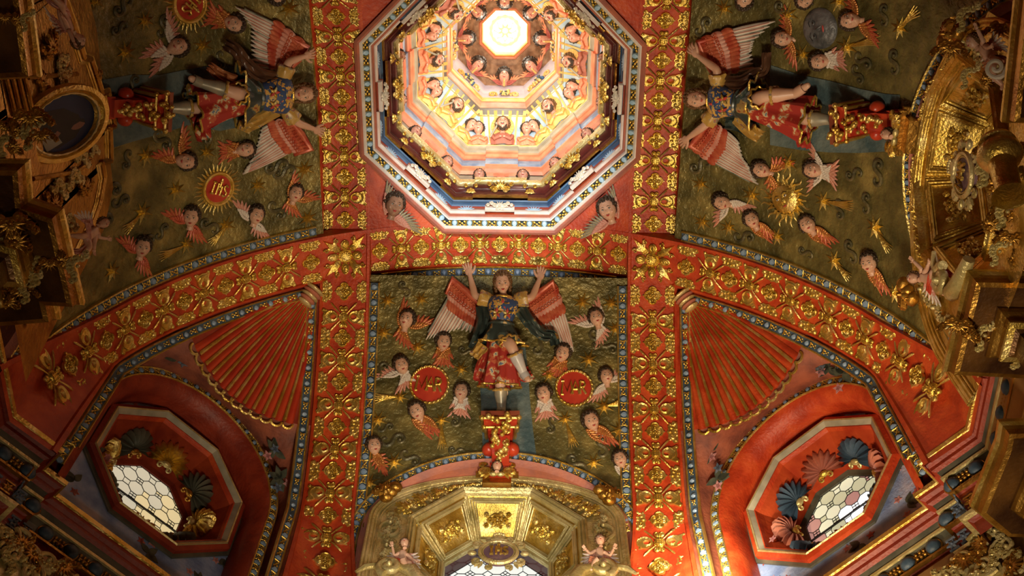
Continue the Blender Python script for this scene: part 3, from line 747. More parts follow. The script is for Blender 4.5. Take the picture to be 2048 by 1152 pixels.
m = MB(); m.add(ring(.050, .007, 16, ry=.044, z=.004), 0); RINGB = m.mesh('gilded_egg_ring', ['goldd'])
m = MB()
for a in (-.026, 0, .026):
    for b in (-.016, .016): m.add(ell((a, b, .012), (.012, .011, .014), 7, 4))
m.add(tube([(-.03, 0, .01), (.03, 0, .01)], .007, 5)); LINKB = m.mesh('gilded_egg_link', ['goldd'])
m = MB()
for k in range(6): v, f = dome(leafo(.05, .014), 0, .014); m.add((v, f), 0, RZ(60*k))
m.add(ell((0, 0, .012), .011, 7, 4)); m.add(box((0, .05, .004), (.075, .014, .012))); m.add(box((0, -.05, .004), (.075, .014, .012)))
FRB = [m.mesh('frieze_rosette', ['petalb']), m.mesh('frieze_rosette', ['goldd'])]
for sd, nm in ((-1, 'left'), (1, 'right')):
    c = [(-2.667, .30), (-2.667, 1.105)]
    w2 = lambda d, s: (-(d+s)/S2, (d-s)/S2)
    c += [w2(2.667, .78), w2(2.835, .78), w2(2.835, .63), w2(2.94, .63), w2(2.94, -.60), w2(2.835, -.60), w2(2.835, -.78), w2(2.667, -.78), (-1.105, 2.667), (-.9, 2.667)]
    c = [(a*-sd, b) for a, b in c]
    root = None
    for nme, mt, pr in ENT:
        vf = msweep(c, [(-o if sd < 0 else o, z) for o, z in pr]) 
        m = MB(); m.add(vf if sd < 0 else flip(vf))
        if root is None:
            m.add((msweep(c, [(.25 if sd < 0 else -.25, 5.675), (0, 5.676)]))); root = m.build('trim_%d' % (5 if sd < 0 else 6), [mt], None, smooth=False); struct(root, 'painted entablature with blue eggs below the octagonal window of the %s corner' % nm)
        else: m.build(nme, [mt], root, smooth=False)
    for i in range(len(c)-1):
        a, b = Vector((*c[i], 0)), Vector((*c[i+1], 0)); L = (b-a).length; t = (b-a).normalized(); n = Vector((-t.y, t.x, 0)) if sd > 0 else Vector((t.y, -t.x, 0))
        if n.dot(-(a+b)) < 0 and i not in (2, 8, 4, 6): n = -n
        if L < .12:
            continue
        k = max(1, round(L/.165))
        for j in range(k):
            P = a+t*(L*(j+.5)/k)+Vector((0, 0, 5.43))-n*.075; F = frame(P, n, Vector((0, 0, 1)))
            obj('large_blue_egg', EGGB, root, F @ RZ(0) @ SC(1, 1.2, 1)); obj('gilded_egg_ring', RINGB, root, F @ SC(1, 1.15, 1))
            if j < k-1 or L > .4:
                P = a+t*(L*(j+1)/k)+Vector((0, 0, 5.43))-n*.075
                if j < k-1: obj('gilded_egg_link', LINKB, root, frame(P, n, Vector((0, 0, 1))))
            for q in (.25, .75):
                P = a+t*(L*(j+q)/k)+Vector((0, 0, 5.25))-n*.078; obj('frieze_rosette', FRB[int(j*2+(q > .5)) % 3 == 2], root, frame(P, n, Vector((0, 0, 1))) @ SC(.8))
# ---------------------------------------------------------------- lower walls and floor of the octagonal room
oc = [(-2.72, -1.105), (-2.72, 1.127), (-1.127, 2.72), (1.127, 2.72), (2.72, 1.127), (2.72, -1.127), (1.127, -2.72), (-1.127, -2.72)]
names = ['left', 'left_front', 'front', 'right_front', 'right', 'right_back', 'back', 'left_back']
for i in range(8):
    a, b = oc[i], oc[(i+1) % 8]; z1 = 5.55
    off = 0
    if names[i] in ('left_front', 'right_front'):
        u = Vector((a[0]+b[0], a[1]+b[1])).normalized()*.19; a = (a[0]+u.x, a[1]+u.y); b = (b[0]+u.x, b[1]+u.y); z1 = 5.2
    m = MB(); m.add(([(a[0], a[1], -1.4), (b[0], b[1], -1.4), (b[0], b[1], z1), (a[0], a[1], z1)], [[0, 1, 2, 3]])); o = m.build('wall_'+names[i], ['wallp'], None, smooth=False); struct(o, 'gilded lower wall of the chapel, %s side, below the picture' % names[i].replace('_', ' '))
for i in (5, 6, 7, 0, 4):     # upper walls of the back half close the room
    a, b = oc[i], oc[(i+1) % 8]
    if i in (0, 4): a = (a[0]*1.16, a[1]); b = (b[0]*1.16, b[1])
    m = MB(); m.add(([(a[0], a[1], 5.5), (b[0], b[1], 5.5), (b[0], b[1], 8.4), (a[0], a[1], 8.4)], [[0, 1, 2, 3]])); o = m.build('wall_upper_'+names[i], ['redd'], None, smooth=False); struct(o, 'red upper wall, %s side, behind the vault' % names[i].replace('_', ' '))
m = MB(); m.add(([(x, y, -1.4) for x, y in oc[::-1]], [list(range(8))])); o = m.build('floor', ['stone'], None, smooth=False); struct(o, 'stone floor of the chapel')

m = MB(); v, f = box((0, 0, 5.4), (8.4, 8.4, 13.6)); m.add((v, [q[::-1] for q in f])); o = m.build('wall_outer', ['redd'], None, smooth=False); struct(o, 'dark outer masonry enclosing the chapel, hidden behind vault and walls')  # added unseen box, blocks the world background in gaps of the model
# ---------------------------------------------------------------- lantern over the crossing
LAN = bpy.data.objects.new('ceiling', None); COL.objects.link(LAN); struct(LAN, 'bright octagonal lantern above the crossing of the ribs')
def opts(h, b=0, e=0, sq=1.0):
    """octagon with a projecting block on each side (towards the centre by e, half width b)"""
    P = []; s = h*math.tan(PI/8)
    for k in range(8):
        a = k*PI/4
        L = [(-s, h), (-b, h), (-b, h-e), (b, h-e), (b, h)] if b else [(-s, h), (-s*.3, h), (-s*.3, h), (s*.3, h), (s*.3, h)]
        for t, r in L: P.append((-(t*math.cos(a)+r*math.sin(a))*1.0, (r*math.cos(a)-t*math.sin(a))*1.0))
    return P
def lring(name, rows, mt, b=0, smooth=False):
    P = []
    for row in rows:
        h, z = row[:2]; e = row[2] if len(row) > 2 else 0
        P.append([(x, y, z) for x, y in opts(h, b, e)])
    m = MB(); m.add(grid(np.array(P), cv=True)); return m.build(name, [mt], LAN, smooth=smooth)
lring('rose_moulding', [(1.02, 8.17), (1.0, 8.16), (.985, 8.175)], 'rose')
lring('white_fillet', [(.985, 8.175), (.975, 8.17), (.962, 8.19)], 'white')
lring('egg_channel', [(.962, 8.19), (.945, 8.23), (.93, 8.22)], 'slate')
lring('white_cyma', [(.93, 8.22), (.920, 8.20), (.912, 8.205), (.908, 8.24)], 'white')
lring('rose_fillet', [(.908, 8.235), (.896, 8.23), (.892, 8.25)], 'rose')
lring('white_shelf', [(.905, 8.26, .03), (.883, 8.25, .03), (.876, 8.265, .03), (.876, 8.30, .03)], 'white', .11)
lring('red_shelf_frieze', [(.885, 8.30, .03), (.878, 8.30, .03), (.878, 8.34, .03)], 'rose', .11)
lring('red_upper_frieze', [(.892, 8.25), (.892, 8.42)], 'red')
lring('blue_band', [(.905, 8.40), (.880, 8.41), (.872, 8.43), (.872, 8.46), (.86, 8.465)], 'navy', .18)
lring('gilded_fillet', [(.862, 8.462, .02), (.850, 8.46, .02), (.845, 8.475, .02)], 'goldd', .21)
lring('maroon_cyma', [(.845, 8.475, .02), (.830, 8.47, .02), (.822, 8.49, .02), (.822, 8.515, .02), (.800, 8.51, .02), (.785, 8.53, .02), (.782, 8.555, .02)], 'maroon', .21, True)
lring('gilded_rim', [(.782, 8.555, .02), (.765, 8.55, .02), (.752, 8.56, .02), (.745, 8.585, .02), (.748, 8.61, .02), (.765, 8.62, .02)], 'goldp', .20)
lring('grey_ledge', [(.775, 8.62), (.80, 8.63), (.80, 8.86)], 'grey')
lring('coral_cornice', [(.80, 8.84, 0), (.80, 8.86, .02), (.772, 8.87, .02), (.766, 8.89, .02), (.766, 8.94, .02), (.76, 8.95, .02)], 'coral', .13)
lring('blue_cornice', [(.76, 8.95, .02), (.752, 9.0, .02), (.752, 9.06, .02)], 'blue', .13)
lring('orange_hatched_cornice', [(.752, 9.06, .02), (.735, 9.05, .02), (.722, 9.08, .02), (.722, 9.13, .02), (.712, 9.14, .02)], 'coral', .13)
lring('grey_cornice', [(.712, 9.14, .02), (.700, 9.16, .02), (.690, 9.20, .02), (.68, 9.215, .0)], 'grey', .13)
lring('gilded_fillet', [(.682, 9.213), (.672, 9.22), (.672, 9.235)], 'orange')
lring('figured_frieze', [(.672, 9.235), (.62, 9.30), (.55, 9.37), (.492, 9.41)], 'skyp')
lring('gilded_fillet', [(.492, 9.41), (.484, 9.405), (.480, 9.425)], 'goldp')
lring('grey_olive_moulding', [(.480, 9.425), (.474, 9.50), (.468, 9.58)], 'graydk')
lring('coral_moulding', [(.468, 9.58), (.458, 9.585), (.450, 9.62), (.444, 9.66), (.438, 9.67)], 'coral')
lring('orange_moulding', [(.438, 9.67), (.430, 9.675), (.430, 9.72), (.424, 9.73)], 'orange')
lring('lilac_dome', [(.426, 9.73), (.428, 9.88), (.40, 10.02)], 'lilac')
lring('brown_cloud_band', [(.40, 10.02), (.34, 10.14), (.27, 10.215), (.225, 10.24)], 'mauve')
lring('coral_oculus_ring', [(.225, 10.24), (.218, 10.23), (.205, 10.235), (.203, 10.26)], 'coral')
lring('cream_oculus_ring', [(.203, 10.26), (.196, 10.255), (.190, 10.27), (.186, 10.34)], 'orange')
m = MB(); m.add(([(x, y, 10.36) for x, y in oct_(.19)[::-1]], [list(range(8))])); m.build('oculus_glass', ['p_hot'], LAN, smooth=False)
m = MB(); m.add(ring(.125, .016, 28, m=6, z=10.345, wob=.3)); 
for k in range(8): v, f = dome(leafo(.085, .028), 0, .012); m.add(flip((v, f)), 0, T3(0, 0, 10.35) @ RZ(45*k) @ T3(.02, 0, 0))
m.build('oculus_wreath', ['p_amber'], LAN)
def oframe(k, t, r, z, tilt):
    """frame on octagon side k, offset t along the side, radius r; Z tilted down/in, Y up"""
    a = k*PI/4; out = Vector((-math.sin(a), math.cos(a), 0)); tg = Vector((math.cos(a), math.sin(a), 0))
    P = out*r+tg*t+Vector((0, 0, z)); n = (-out*math.cos(tilt)-Vector((0, 0, 1))*math.sin(tilt)); up = Vector((0, 0, 1))*math.cos(tilt)-out*math.sin(tilt)
    return frame(P, n, up)
# eggs round the outer frame
for k in range(8):
    s = .945*math.tan(PI/8); n = 7
    for j in range(n):
        t = -s+2*s*(j+.5)/n; obj('light_blue_egg', EGGL, LAN, oframe(k, t, .948, 8.205, 1.2) @ SC(1.05)); t2 = -s+2*s*(j)/n; obj('gilded_dart', DART, LAN, oframe(k, t2, .948, 8.205, 1.2) @ SC(1.15))
# carved gilt ornaments
def ornament(seed, wd, ht, mats=('gold',), n=5, shell=True, name='gilded_ornament'):
    m = MB(); r = random.Random(seed)
    if shell:
        for k in range(7):
            a = -90+(k-3)*27+180; v, f = dome(leafo(ht*.55, ht*.075), 0, .02); m.add((v, f), 0, T3(0, -ht*.12, .012) @ RZ(a))
    m.add(ell((0, -ht*.12, .022), (ht*.10, ht*.10, .02), 8, 5))
    for sg in (-1, 1):
        for k in range(n):
            t = (k+.6)/n; x = sg*wd*.48*t; y = ht*(.22*math.cos(t*5+seed)-.05); rr = ht*.16*(1.15-.6*t)
            m.add(tube(spiral(x, y, rr*.15, rr, PI/2, sg*(1.2 if k % 2 else -1.2), 11, .016), [.006]*2+[.011*ht/.12]*7+[.005]*2, 5))
            v, f = dome(leafo(rr*1.9, rr*.45), 0, .018); m.add((v, f), 0, T3(x, y, .006) @ RZ(90-sg*70+r.uniform(-40, 40)))
            m.add(ell((x+sg*rr*.7, y-rr*.6, .014), rr*.32, 7, 4))
    return m.mesh(name, list(mats))
ORN_C = ornament(1, .19, .13, n=4); ORN_S = ornament(2, .10, .11, n=2, shell=False); ORN_W = ornament(3, .20, .10, ('white_scroll',), 4)
for k in range(8):
    obj('gilded_shell_ornament', ORN_C, LAN, oframe(k, 0, .775, 8.51, .9) @ T3(0, 0, .02) @ SC(1, .95, 1.2))
    for sg in (-1, 1): obj('gilded_leaf_ornament', ORN_S, LAN, oframe(k, sg*.225, .79, 8.51, .9) @ T3(0, 0, .015) @ SC(.95))
    obj('white_gilt_ornament', ORN_W, LAN, oframe(k, 0, .846, 8.285, .7) @ T3(0, 0, .01))
    for sg in (-1, 1):
        m = MB()
        for q in range(9): v, f = dome(leafo(.075, .010), 0, .01); m.add((v, f), 0, RZ(10+20*q))
        m.build('blue_fan_ornament', ['bluel'], LAN, oframe(k, sg*.255, .888, 8.29, .3))
# pendentives between octagon and ribs
for sx in (-1, 1):
    for sy in (1, -1):
        P = [(sx*.95, sy*.95, 8.10), (sx*.40, sy*.97, 8.20), (sx*.97, sy*.40, 8.20)]
        c0_ = C0+math.sqrt(R*R-.95**2)-.0
        pts = []
        for u in np.linspace(0, 1, 9):
            A = Vector((sx*(.40+.58*u), sy*.985, C0+math.sqrt(R*R-(.40+.58*u)**2)-.015)); B = Vector((sx*.985, sy*(.40+.58*u), C0+math.sqrt(R*R-(.40+.58*u)**2)-.015)); row = [tuple(A.lerp(B, t)+Vector((0, 0, -.0))) for t in np.linspace(0, 1, 9)]
            pts.append(row)
        m = MB(); vf = grid(np.array(pts)); m.add(vf if sx*sy > 0 else flip(vf)); o = m.build('ceiling', ['red'], None); struct(o, 'red pendentive with a winged head between lantern and ribs, %s %s' % ('left' if sx < 0 else 'right', 'front' if sy > 0 else 'back'))
# ---------------------------------------------------------------- heads, wings, cherubs
def gs(x, s): return math.exp(-(x/s)**2)
def head_geo(nu=34, nv=26, chub=1.0):
    """face looks +Z, up +Y, radius about 1"""
    P = []
    for i in range(nu):
        lo = 2*PI*i/nu; row = []
        for j in range(nv+1):
            la = PI*j/nv-PI/2; x, y, z = math.cos(la)*math.sin(lo), math.sin(la), math.cos(la)*math.cos(lo)
            jaw = 1-(.30/chub)*max(0, -y)**1.4
            X = .80*x*jaw; Y = 1.06*y; Z = .92*z*(1-.10*max(0, -y))
            if z > 0:
                d = .0
                nw = .085+.07*max(0, (.05-Y)/.3) if Y > -.30 else .13
                pr = max(0, min(1, (.28-Y)/.42)) if Y > -.20 else max(0, 1-(-.20-Y)/.10)
                d += .24*pr*gs(X, nw)
                d -= .085*(gs(abs(X)-.30, .15)*gs(Y-.06, .11)); d += .05*gs(abs(X)-.30, .20)*gs(Y-.26, .09)
                d += .06*chub*gs(abs(X)-.38, .20)*gs(Y+.26, .22)
                d += .07*gs(X, .20)*(gs(Y+.455, .055)+gs(Y+.565, .055)); d -= .035*gs(X, .22)*gs(Y+.51, .025); d += .09*gs(X, .22)*gs(Y+.80, .14)
                d -= .03*gs(X, .3)*gs(Y+.66, .05)
                Z += d*min(1, z*2)
            row.append((X, Y, Z))
        P.append(row)
    return flip(grid(np.array(P), cu=True))
def face_z(X, Y):   # approximate surface depth of the face
    k = max(0, 1-(X/.80)**2-(Y/1.06)**2); return .92*math.sqrt(k)
HEADS = {}
def head_mesh(skin='skin', chub=1.0, beard=False, look=0, brow='hair'):
    key = (skin, chub, beard, look, brow)
    if key in HEADS: return HEADS[key]
    m = MB(); m.add(head_geo(chub=chub), 0)
    for sg in (-1, 1):
        ex, ey = sg*.30, .07; ez = face_z(ex, ey)-.075
        m.add(ell((ex, ey, ez), (.135, .080, .07), 10, 6), 1)
        m.add(ell((ex+look*.03, ey-.005, ez+.040), (.058, .066, .045), 8, 5), 2)
        m.add(tube([(ex-.15, ey+.01, ez+.05), (ex-.07, ey+.085, ez+.085), (ex+.07, ey+.085, ez+.085), (ex+.15, ey+.01, ez+.05)], [.012, .022, .022, .012], 4), 3)
        m.add(tube([(sg*.13, .27, face_z(.13, .27)+.05), (sg*.28, .345, face_z(.28, .345)+.035), (sg*.48, .26, face_z(.48, .26)+.02)], [.014, .028, .012], 4), 3)
        m.add(ell((sg*.80, -.02, -.05), (.07, .17, .11), 8, 5), 0)
        m.add(ell((sg*.40, -.26, face_z(.40, -.26)-.02), (.17, .15, .06), 8, 5), 5)
    zl = face_z(0, -.48)
    m.add(ell((-.085, -.462, zl+.075), (.105, .038, .045), 8, 4), 4); m.add(ell((.085, -.462, zl+.075), (.105, .038, .045), 8, 4), 4); m.add(ell((0, -.545, zl+.065), (.135, .046, .05), 8, 4), 4)
    m.add(tube([(0, -.75, -.12), (0, -1.15, -.22), (0, -1.35, -.25)], [.36, .34, .40], 12), 0)
    if beard:
        r = random.Random(3)
        for k in range(46):
            a = math.radians(r.uniform(-165, -15)); rr = r.uniform(.75, 1.05); x, y = .62*rr*math.cos(a), -.28+.78*rr*math.sin(a)
            if y > -.58 and abs(x) < .42: continue
            m.add(ell((x, y, max(0, face_z(x*.9, max(-.95, y)))*.86+.06), (.12, .15, .13), 6, 4), 3)
        m.add(ell((-.13, -.37, zl+.10), (.16, .05, .06), 7, 4, RZ(12)), 3); m.add(ell((.13, -.37, zl+.10), (.16, .05, .06), 7, 4, RZ(-12)), 3)
    me = m.mesh('head', [skin, 'eyew', 'iris', brow, 'lips', 'skinb' if skin != 'skind' else 'skind']); HEADS[key] = me; return me
HAIRS = {}
def hair_mesh(seed=0, mt='hair', long=0):
    key = (seed, mt, long)
    if key in HAIRS: return HAIRS[key]
    m = MB(); r = random.Random(seed)
    m.add(ell((0, .16, -.22), (.93, 1.02, .90), 18, 12))
    n = 74
    for k in range(n):
        g = PI*(3-math.sqrt(5))*k; y = 1-1.45*(k+.5)/n; rr = math.sqrt(max(0, 1-y*y)); x, z = rr*math.cos(g), rr*math.sin(g)
        if z > .62 and y < .60: continue
        if z > .38 and y < .20: continue
        if y < -.1-long and z > 0: continue
        s = r.uniform(.16, .25)
        m.add(ell((x*.90, .16+y*1.0, -.20+z*.88), (s, s*.9, s*.8), 7, 4, Matrix.Rotation(r.uniform(0, 3), 4, 'Z')))
    for k in range(9):   # curls along the forehead and temples
        a = math.radians(-8+196*k/8); x, y = .74*math.cos(a), .42+.50*math.sin(a)
        m.add(ell((x, y, face_z(min(.7, abs(x)), min(.95, y))*.75+.10), (.17, .14, .13), 7, 4, RZ(math.degrees(a)+90)))
        m.add(tube(spiral(x, y, .02, .12, a, 1.1, 8, face_z(min(.7, abs(x)), min(.95, y))*.75+.22), .035, 4))
    if long:
        for sg in (-1, 1):
            for k in range(7): m.add(ell((sg*(.78+.06*math.sin(k*2)), .25-.17*k, .02), (.19, .16, .2), 7, 4))
    me = m.mesh('hair', [mt]); HAIRS[key] = me; return me
WINGS = {}
def wing_mesh(c1, c2, c3=None, n=6, L=1.9, flipx=False, seed=0, line='gold'):
    """wing with its root at the origin, tip along +X, long feathers hanging towards -Y (mirrored with flipx)"""
    key = (c1, c2, c3, n, L, flipx)
    if key in WINGS: return WINGS[key]
    m = MB(); mir = SC(1, -1, 1) if flipx else Matrix()
    def put(vf, k, T):
        T = mir @ T; v, f = vf; m.add((v, f[::1] if not flipx else [q[::-1] for q in f]), k, T)
    for k in range(n):
        t = k/(n-1); x0 = .20+.85*t*L/1.9; y0 = -.10; a = -78*(1-t)-4*t; ln = L*(.46+.22*t)
        put(feather(ln, .13, .07, 7, -.03), 1, T3(x0, y0, .04+.02*t) @ RZ(a)); put(tube([(0, 0, .075), (ln*.8, 0, .075)], .016, 4), 2, T3(x0, y0, .04+.02*t) @ RZ(a))
    for k in range(n):
        t = k/(n-1); x0 = .10+.86*t*L/1.9; a = -70*(1-t)-2*t
        put(feather(L*.27, .12, .08, 6), 0, T3(x0, 0, .13) @ RZ(a))
    for k in range(n+1):
        t = k/n; x0 = .02+.98*t*L/1.9; put(ell((x0, .05+.10*math.sin(PI*t), .16), (.15, .13, .09), 8, 4), 0, Matrix())
    me = m.mesh('wing', [c1, c2, c3 or c1]); WINGS[key] = me; return me
WCOL = {'red': ('fred', 'fred', 'gold'), 'white': ('fwhite', 'fpink', 'fgold'), 'gold': ('fgold', 'fred', 'gold'), 'pink': ('fpink', 'fwhite', 'fred'), 'grey': ('fpink', 'fgrey', 'gold')}
def cherub(M, label, wings, col='red', skin='skin', seed=1, group=None, tilt=(0, 0), s=1.0, hairm='hair', lift=.45, hair=True, chub=1.15, cat='angel head', look=0, n=6, L=1.9, ws=1.35, face=.7):
    root = empty('cherub_head', M, label, cat, group)
    Ml = M.to_3x3().normalized(); cl = Ml.transposed() @ (CAM-M.translation).normalized()   # turned towards the visitor below
    H = T3(0, 0, lift) @ RY(math.degrees(math.atan2(cl.x, cl.z))*face+tilt[1]) @ RX(-math.degrees(math.atan2(cl.y, math.hypot(cl.x, cl.z)))*face+tilt[0])
    obj('head', head_mesh(skin, chub, False, look), root, H)
    if hair: obj('hair', hair_mesh(seed % 3, hairm), root, H)
    c = WCOL[col]
    for k, w_ in enumerate(wings):     # (root x, root y, tip angle, flip)
        x, y, a, fl = w_
        obj('wing', wing_mesh(*c, n=n, L=L, flipx=bool(fl)), root, T3(x, y, .02+.05*k) @ RZ(a) @ SC(ws))
    return root
W_CROSS = [(-.75, -.75, -42, 0), (.75, -.75, 222, 1)]
W_SPREAD = [(-.60, -.65, 140, 0), (.60, -.65, 40, 1)]
W_UPDOWN = [(-.70, -.60, 100, 0), (.65, -.65, 20, 1), (-.6, -.9, -40, 0)]
W_DOWN = [(-.70, -.65, -72, 1), (.55, -.80, -60, 0)]
W_LEFT = [(-.6, -.6, 165, 0), (.3, -.95, -35, 0)]
W_SIDE = [(.6, -.6, 15, 1), (-.4, -.95, 215, 1)]
W_COLLAR = [(-.2, -.95, 150, 0), (.2, -.95, 30, 1), (-.7, -.9, -35, 0), (.7, -.9, 215, 1)]
# (photo x, y, up x, up y, scale, wings, colour, skin, label)
CH = [
 ('S', 814, 641, .25, -1, .066, W_UPDOWN, 'gold', 'skin', 'winged child head high on the front panel, left, one wing pointing straight up'),
 ('S', 887.5, 685, .05, -1, .062, W_CROSS, 'gold', 'skin', 'winged child head with crossed red wings just left of the front angel\'s robe'),
 ('S', 804, 733, -.35, -1, .062, [(-.6, -.7, 175, 0), (-.5, -.95, -40, 0), (.5, -.95, 215, 1)], 'white', 'skin', 'winged child head with white collar wings touching the upper left of the left monogram medallion'),
 ('S', 923, 786, .1, -1, .062, W_CROSS, 'white', 'skin', 'winged child head with white crossed wings between left medallion and the corbel'),
 ('S', 835, 825, -.35, -1, .066, W_DOWN, 'gold', 'skin', 'winged child head with long red wings hanging below it under the left medallion'),
 ('S', 749, 895, -.2, -1, .060, [(-.2, -.9, -80, 1), (.1, -.9, -70, 0)], 'gold', 'skin', 'winged child head against the left border low on the front panel'),
 ('S', 1192, 637, -.25, -1, .062, [(.6, -.6, 80, 1), (-.6, -.7, 165, 0), (.5, -.9, 235, 1)], 'white', 'skin', 'winged child head high on the front panel, right, one wing raised'),
 ('S', 1125, 708, .35, -1, .064, W_CROSS, 'gold', 'skin', 'winged child head below the tip of the front angel\'s right-hand wing'),
 ('S', 1087.5, 790, -.12, -1, .064, W_CROSS, 'white', 'skin', 'winged child head with white wings right of the front angel\'s bent leg'),
 ('S', 1212, 755, -.15, -1, .058, W_SIDE, 'white', 'skin', 'winged child head at the right border beside the right medallion'),
 ('S', 1182, 845, -.45, -1, .068, W_DOWN, 'gold', 'skin', 'winged child head with long red wings under the right medallion'),
 ('S', 1240, 922, -.3, -1, .058, W_DOWN, 'white', 'skin', 'winged child head lowest at the right border of the front panel'),
 ('W', 349, 92, 1, -.35, .066, [(-.7, -.5, 175, 0), (.1, -.95, -88, 0), (.7, -.7, -60, 0)], 'white', 'skin', 'winged child head with two long wings, upper left of the left angel\'s feet'),
 ('W', 463, 45, 1, .35, .064, W_CROSS, 'gold', 'skin', 'winged child head with red wings touching the sunburst medallion at the top edge'),
 ('W', 365, 320, 1, .1, .066, [(-.7, -.5, 190, 0), (.1, -.95, -88, 0)], 'gold', 'skin', 'winged child head right of the oval painting, wings spread to both sides'),
 ('W', 486, 297, 1, -.15, .062, W_CROSS, 'gold', 'skin', 'winged child head between the left angel\'s robe and the lower sunburst medallion'),
 ('W', 377, 432, .12, -1, .064, W_LEFT, 'red', 'skin', 'upright winged child head directly below-left of the lower sunburst medallion'),
 ('W', 509, 428, .3, -1, .062, [(-.7, -.7, 150, 0), (.3, -.95, -25, 0)], 'white', 'skin', 'winged child head with pale wings, right of the lower sunburst medallion'),
 ('W', 588, 385, .35, -1, .060, [(-.6, -.4, 100, 0), (.7, -.7, 10, 1), (-.6, -.9, -30, 0)], 'gold', 'skin', 'winged child head near the right end of the left panel, below the angel\'s lower wing'),
 ('W', 279, 493, .25, -1, .062, W_LEFT, 'red', 'skin', 'winged child head lowest on the left panel, beside the dark gilt cornice'),
 ('W', 548, -14, .5, .9, .064, W_CROSS, 'red', 'skin', 'winged child head cut by the top edge above the left angel\'s upper wing'),
 ('E', 1707, 40, -1, .05, .062, W_SIDE, 'gold', 'skin', 'winged child head right of the silver moon face'),
 ('E', 1570, 76, -1, -.1, .060, [(.5, -.7, 10, 1), (-.3, -.9, 200, 0)], 'gold', 'skin', 'winged child head left of the silver moon face'),
 ('E', 1645, 121, -1, .1, .060, W_CROSS, 'white', 'skin', 'winged child head directly below the silver moon face'),
 ('E', 1616, -4, -.6, .9, .060, W_CROSS, 'white', 'skin', 'winged child head cut by the top edge above the moon face'),
 ('E', 1494, -2, -.6, .9, .060, W_CROSS, 'red', 'skin', 'winged child head cut by the top edge above the right angel\'s upper wing'),
 ('E', 1527.5, 338, -1, -.45, .062, [(-.3, -.9, 235, 0), (.4, -.9, -60, 1)], 'gold', 'skin', 'winged child head on the upper left rays of the gilt sun'),
 ('E', 1632, 338, -1, -.25, .062, W_COLLAR, 'white', 'skin', 'winged child head with a ruff of white feathers, upper right of the gilt sun'),
 ('E', 1448, 402, -1, -.5, .062, [(-.5, -.7, 170, 0), (.4, -.9, -70, 0)], 'white', 'skin', 'winged child head nearest the right rib, left of the gilt sun'),
 ('E', 1508, 438, -.6, -1, .060, W_DOWN, 'gold', 'skin', 'winged child head at the lower left of the gilt sun'),
 ('E', 1621, 448, -.7, -1, .062, W_DOWN, 'gold', 'skin', 'winged child head with red striped wings at the lower right of the gilt sun'),
 ('E', 1745, 524, -.2, -1, .062, W_DOWN, 'gold', 'skin', 'winged child head lowest on the right panel, near the lit arch border'),
]
for i, (wl, px, py, ux, uy, s, wg, col, skn, lab) in enumerate(CH):
    cherub(place(px, py, ux, uy, wl, .004, s), lab, wg, col, skn, seed=i, group='winged child heads on the vault panels', tilt=((-8, 6, 0)[i % 3], (-14, 10, 4, -6)[i % 4]), look=(-1, 0, 1)[i % 3])
# pendentive heads
def pend(px, py, ux, uy, z, s, lab, skin, wg, tilt=(0, 0), col='grey'):
    P = hit_plane(px, py, (0, 0, z), (0, 0, 1)); Q = hit_plane(px+ux*10, py+uy*10, (0, 0, z), (0, 0, 1)); n = Vector((-P.x*.45, -P.y*.45, -1))
    cherub(frame(P+Vector((0, 0, -.02)), n, Q-P) @ SC(s), lab, wg, col, skin, seed=int(px) % 3, tilt=tilt, lift=.35, L=2.6, n=9, chub=1.1, ws=1.0, face=.9)
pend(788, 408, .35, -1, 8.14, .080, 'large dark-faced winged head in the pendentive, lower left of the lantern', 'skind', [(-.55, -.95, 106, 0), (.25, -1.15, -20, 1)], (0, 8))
pend(1217, 417, -.45, -1, 8.14, .080, 'large smiling winged head in the pendentive, lower right of the lantern', 'skin', [(.60, -.95, 76, 1), (-.35, -1.15, 196, 0)], (0, -8))
pend(748, -48, .6, .9, 8.14, .080, 'winged head above the left rib at the top edge, only its wing tips showing', 'skin', [(-.6, -.8, 80, 0), (.5, -1, -35, 1)])
pend(1262, -48, -.6, .9, 8.14, .080, 'winged head above the right rib at the top edge, only its wing tips showing', 'skin', [(.6, -.8, 100, 1), (-.5, -1, 215, 0)])
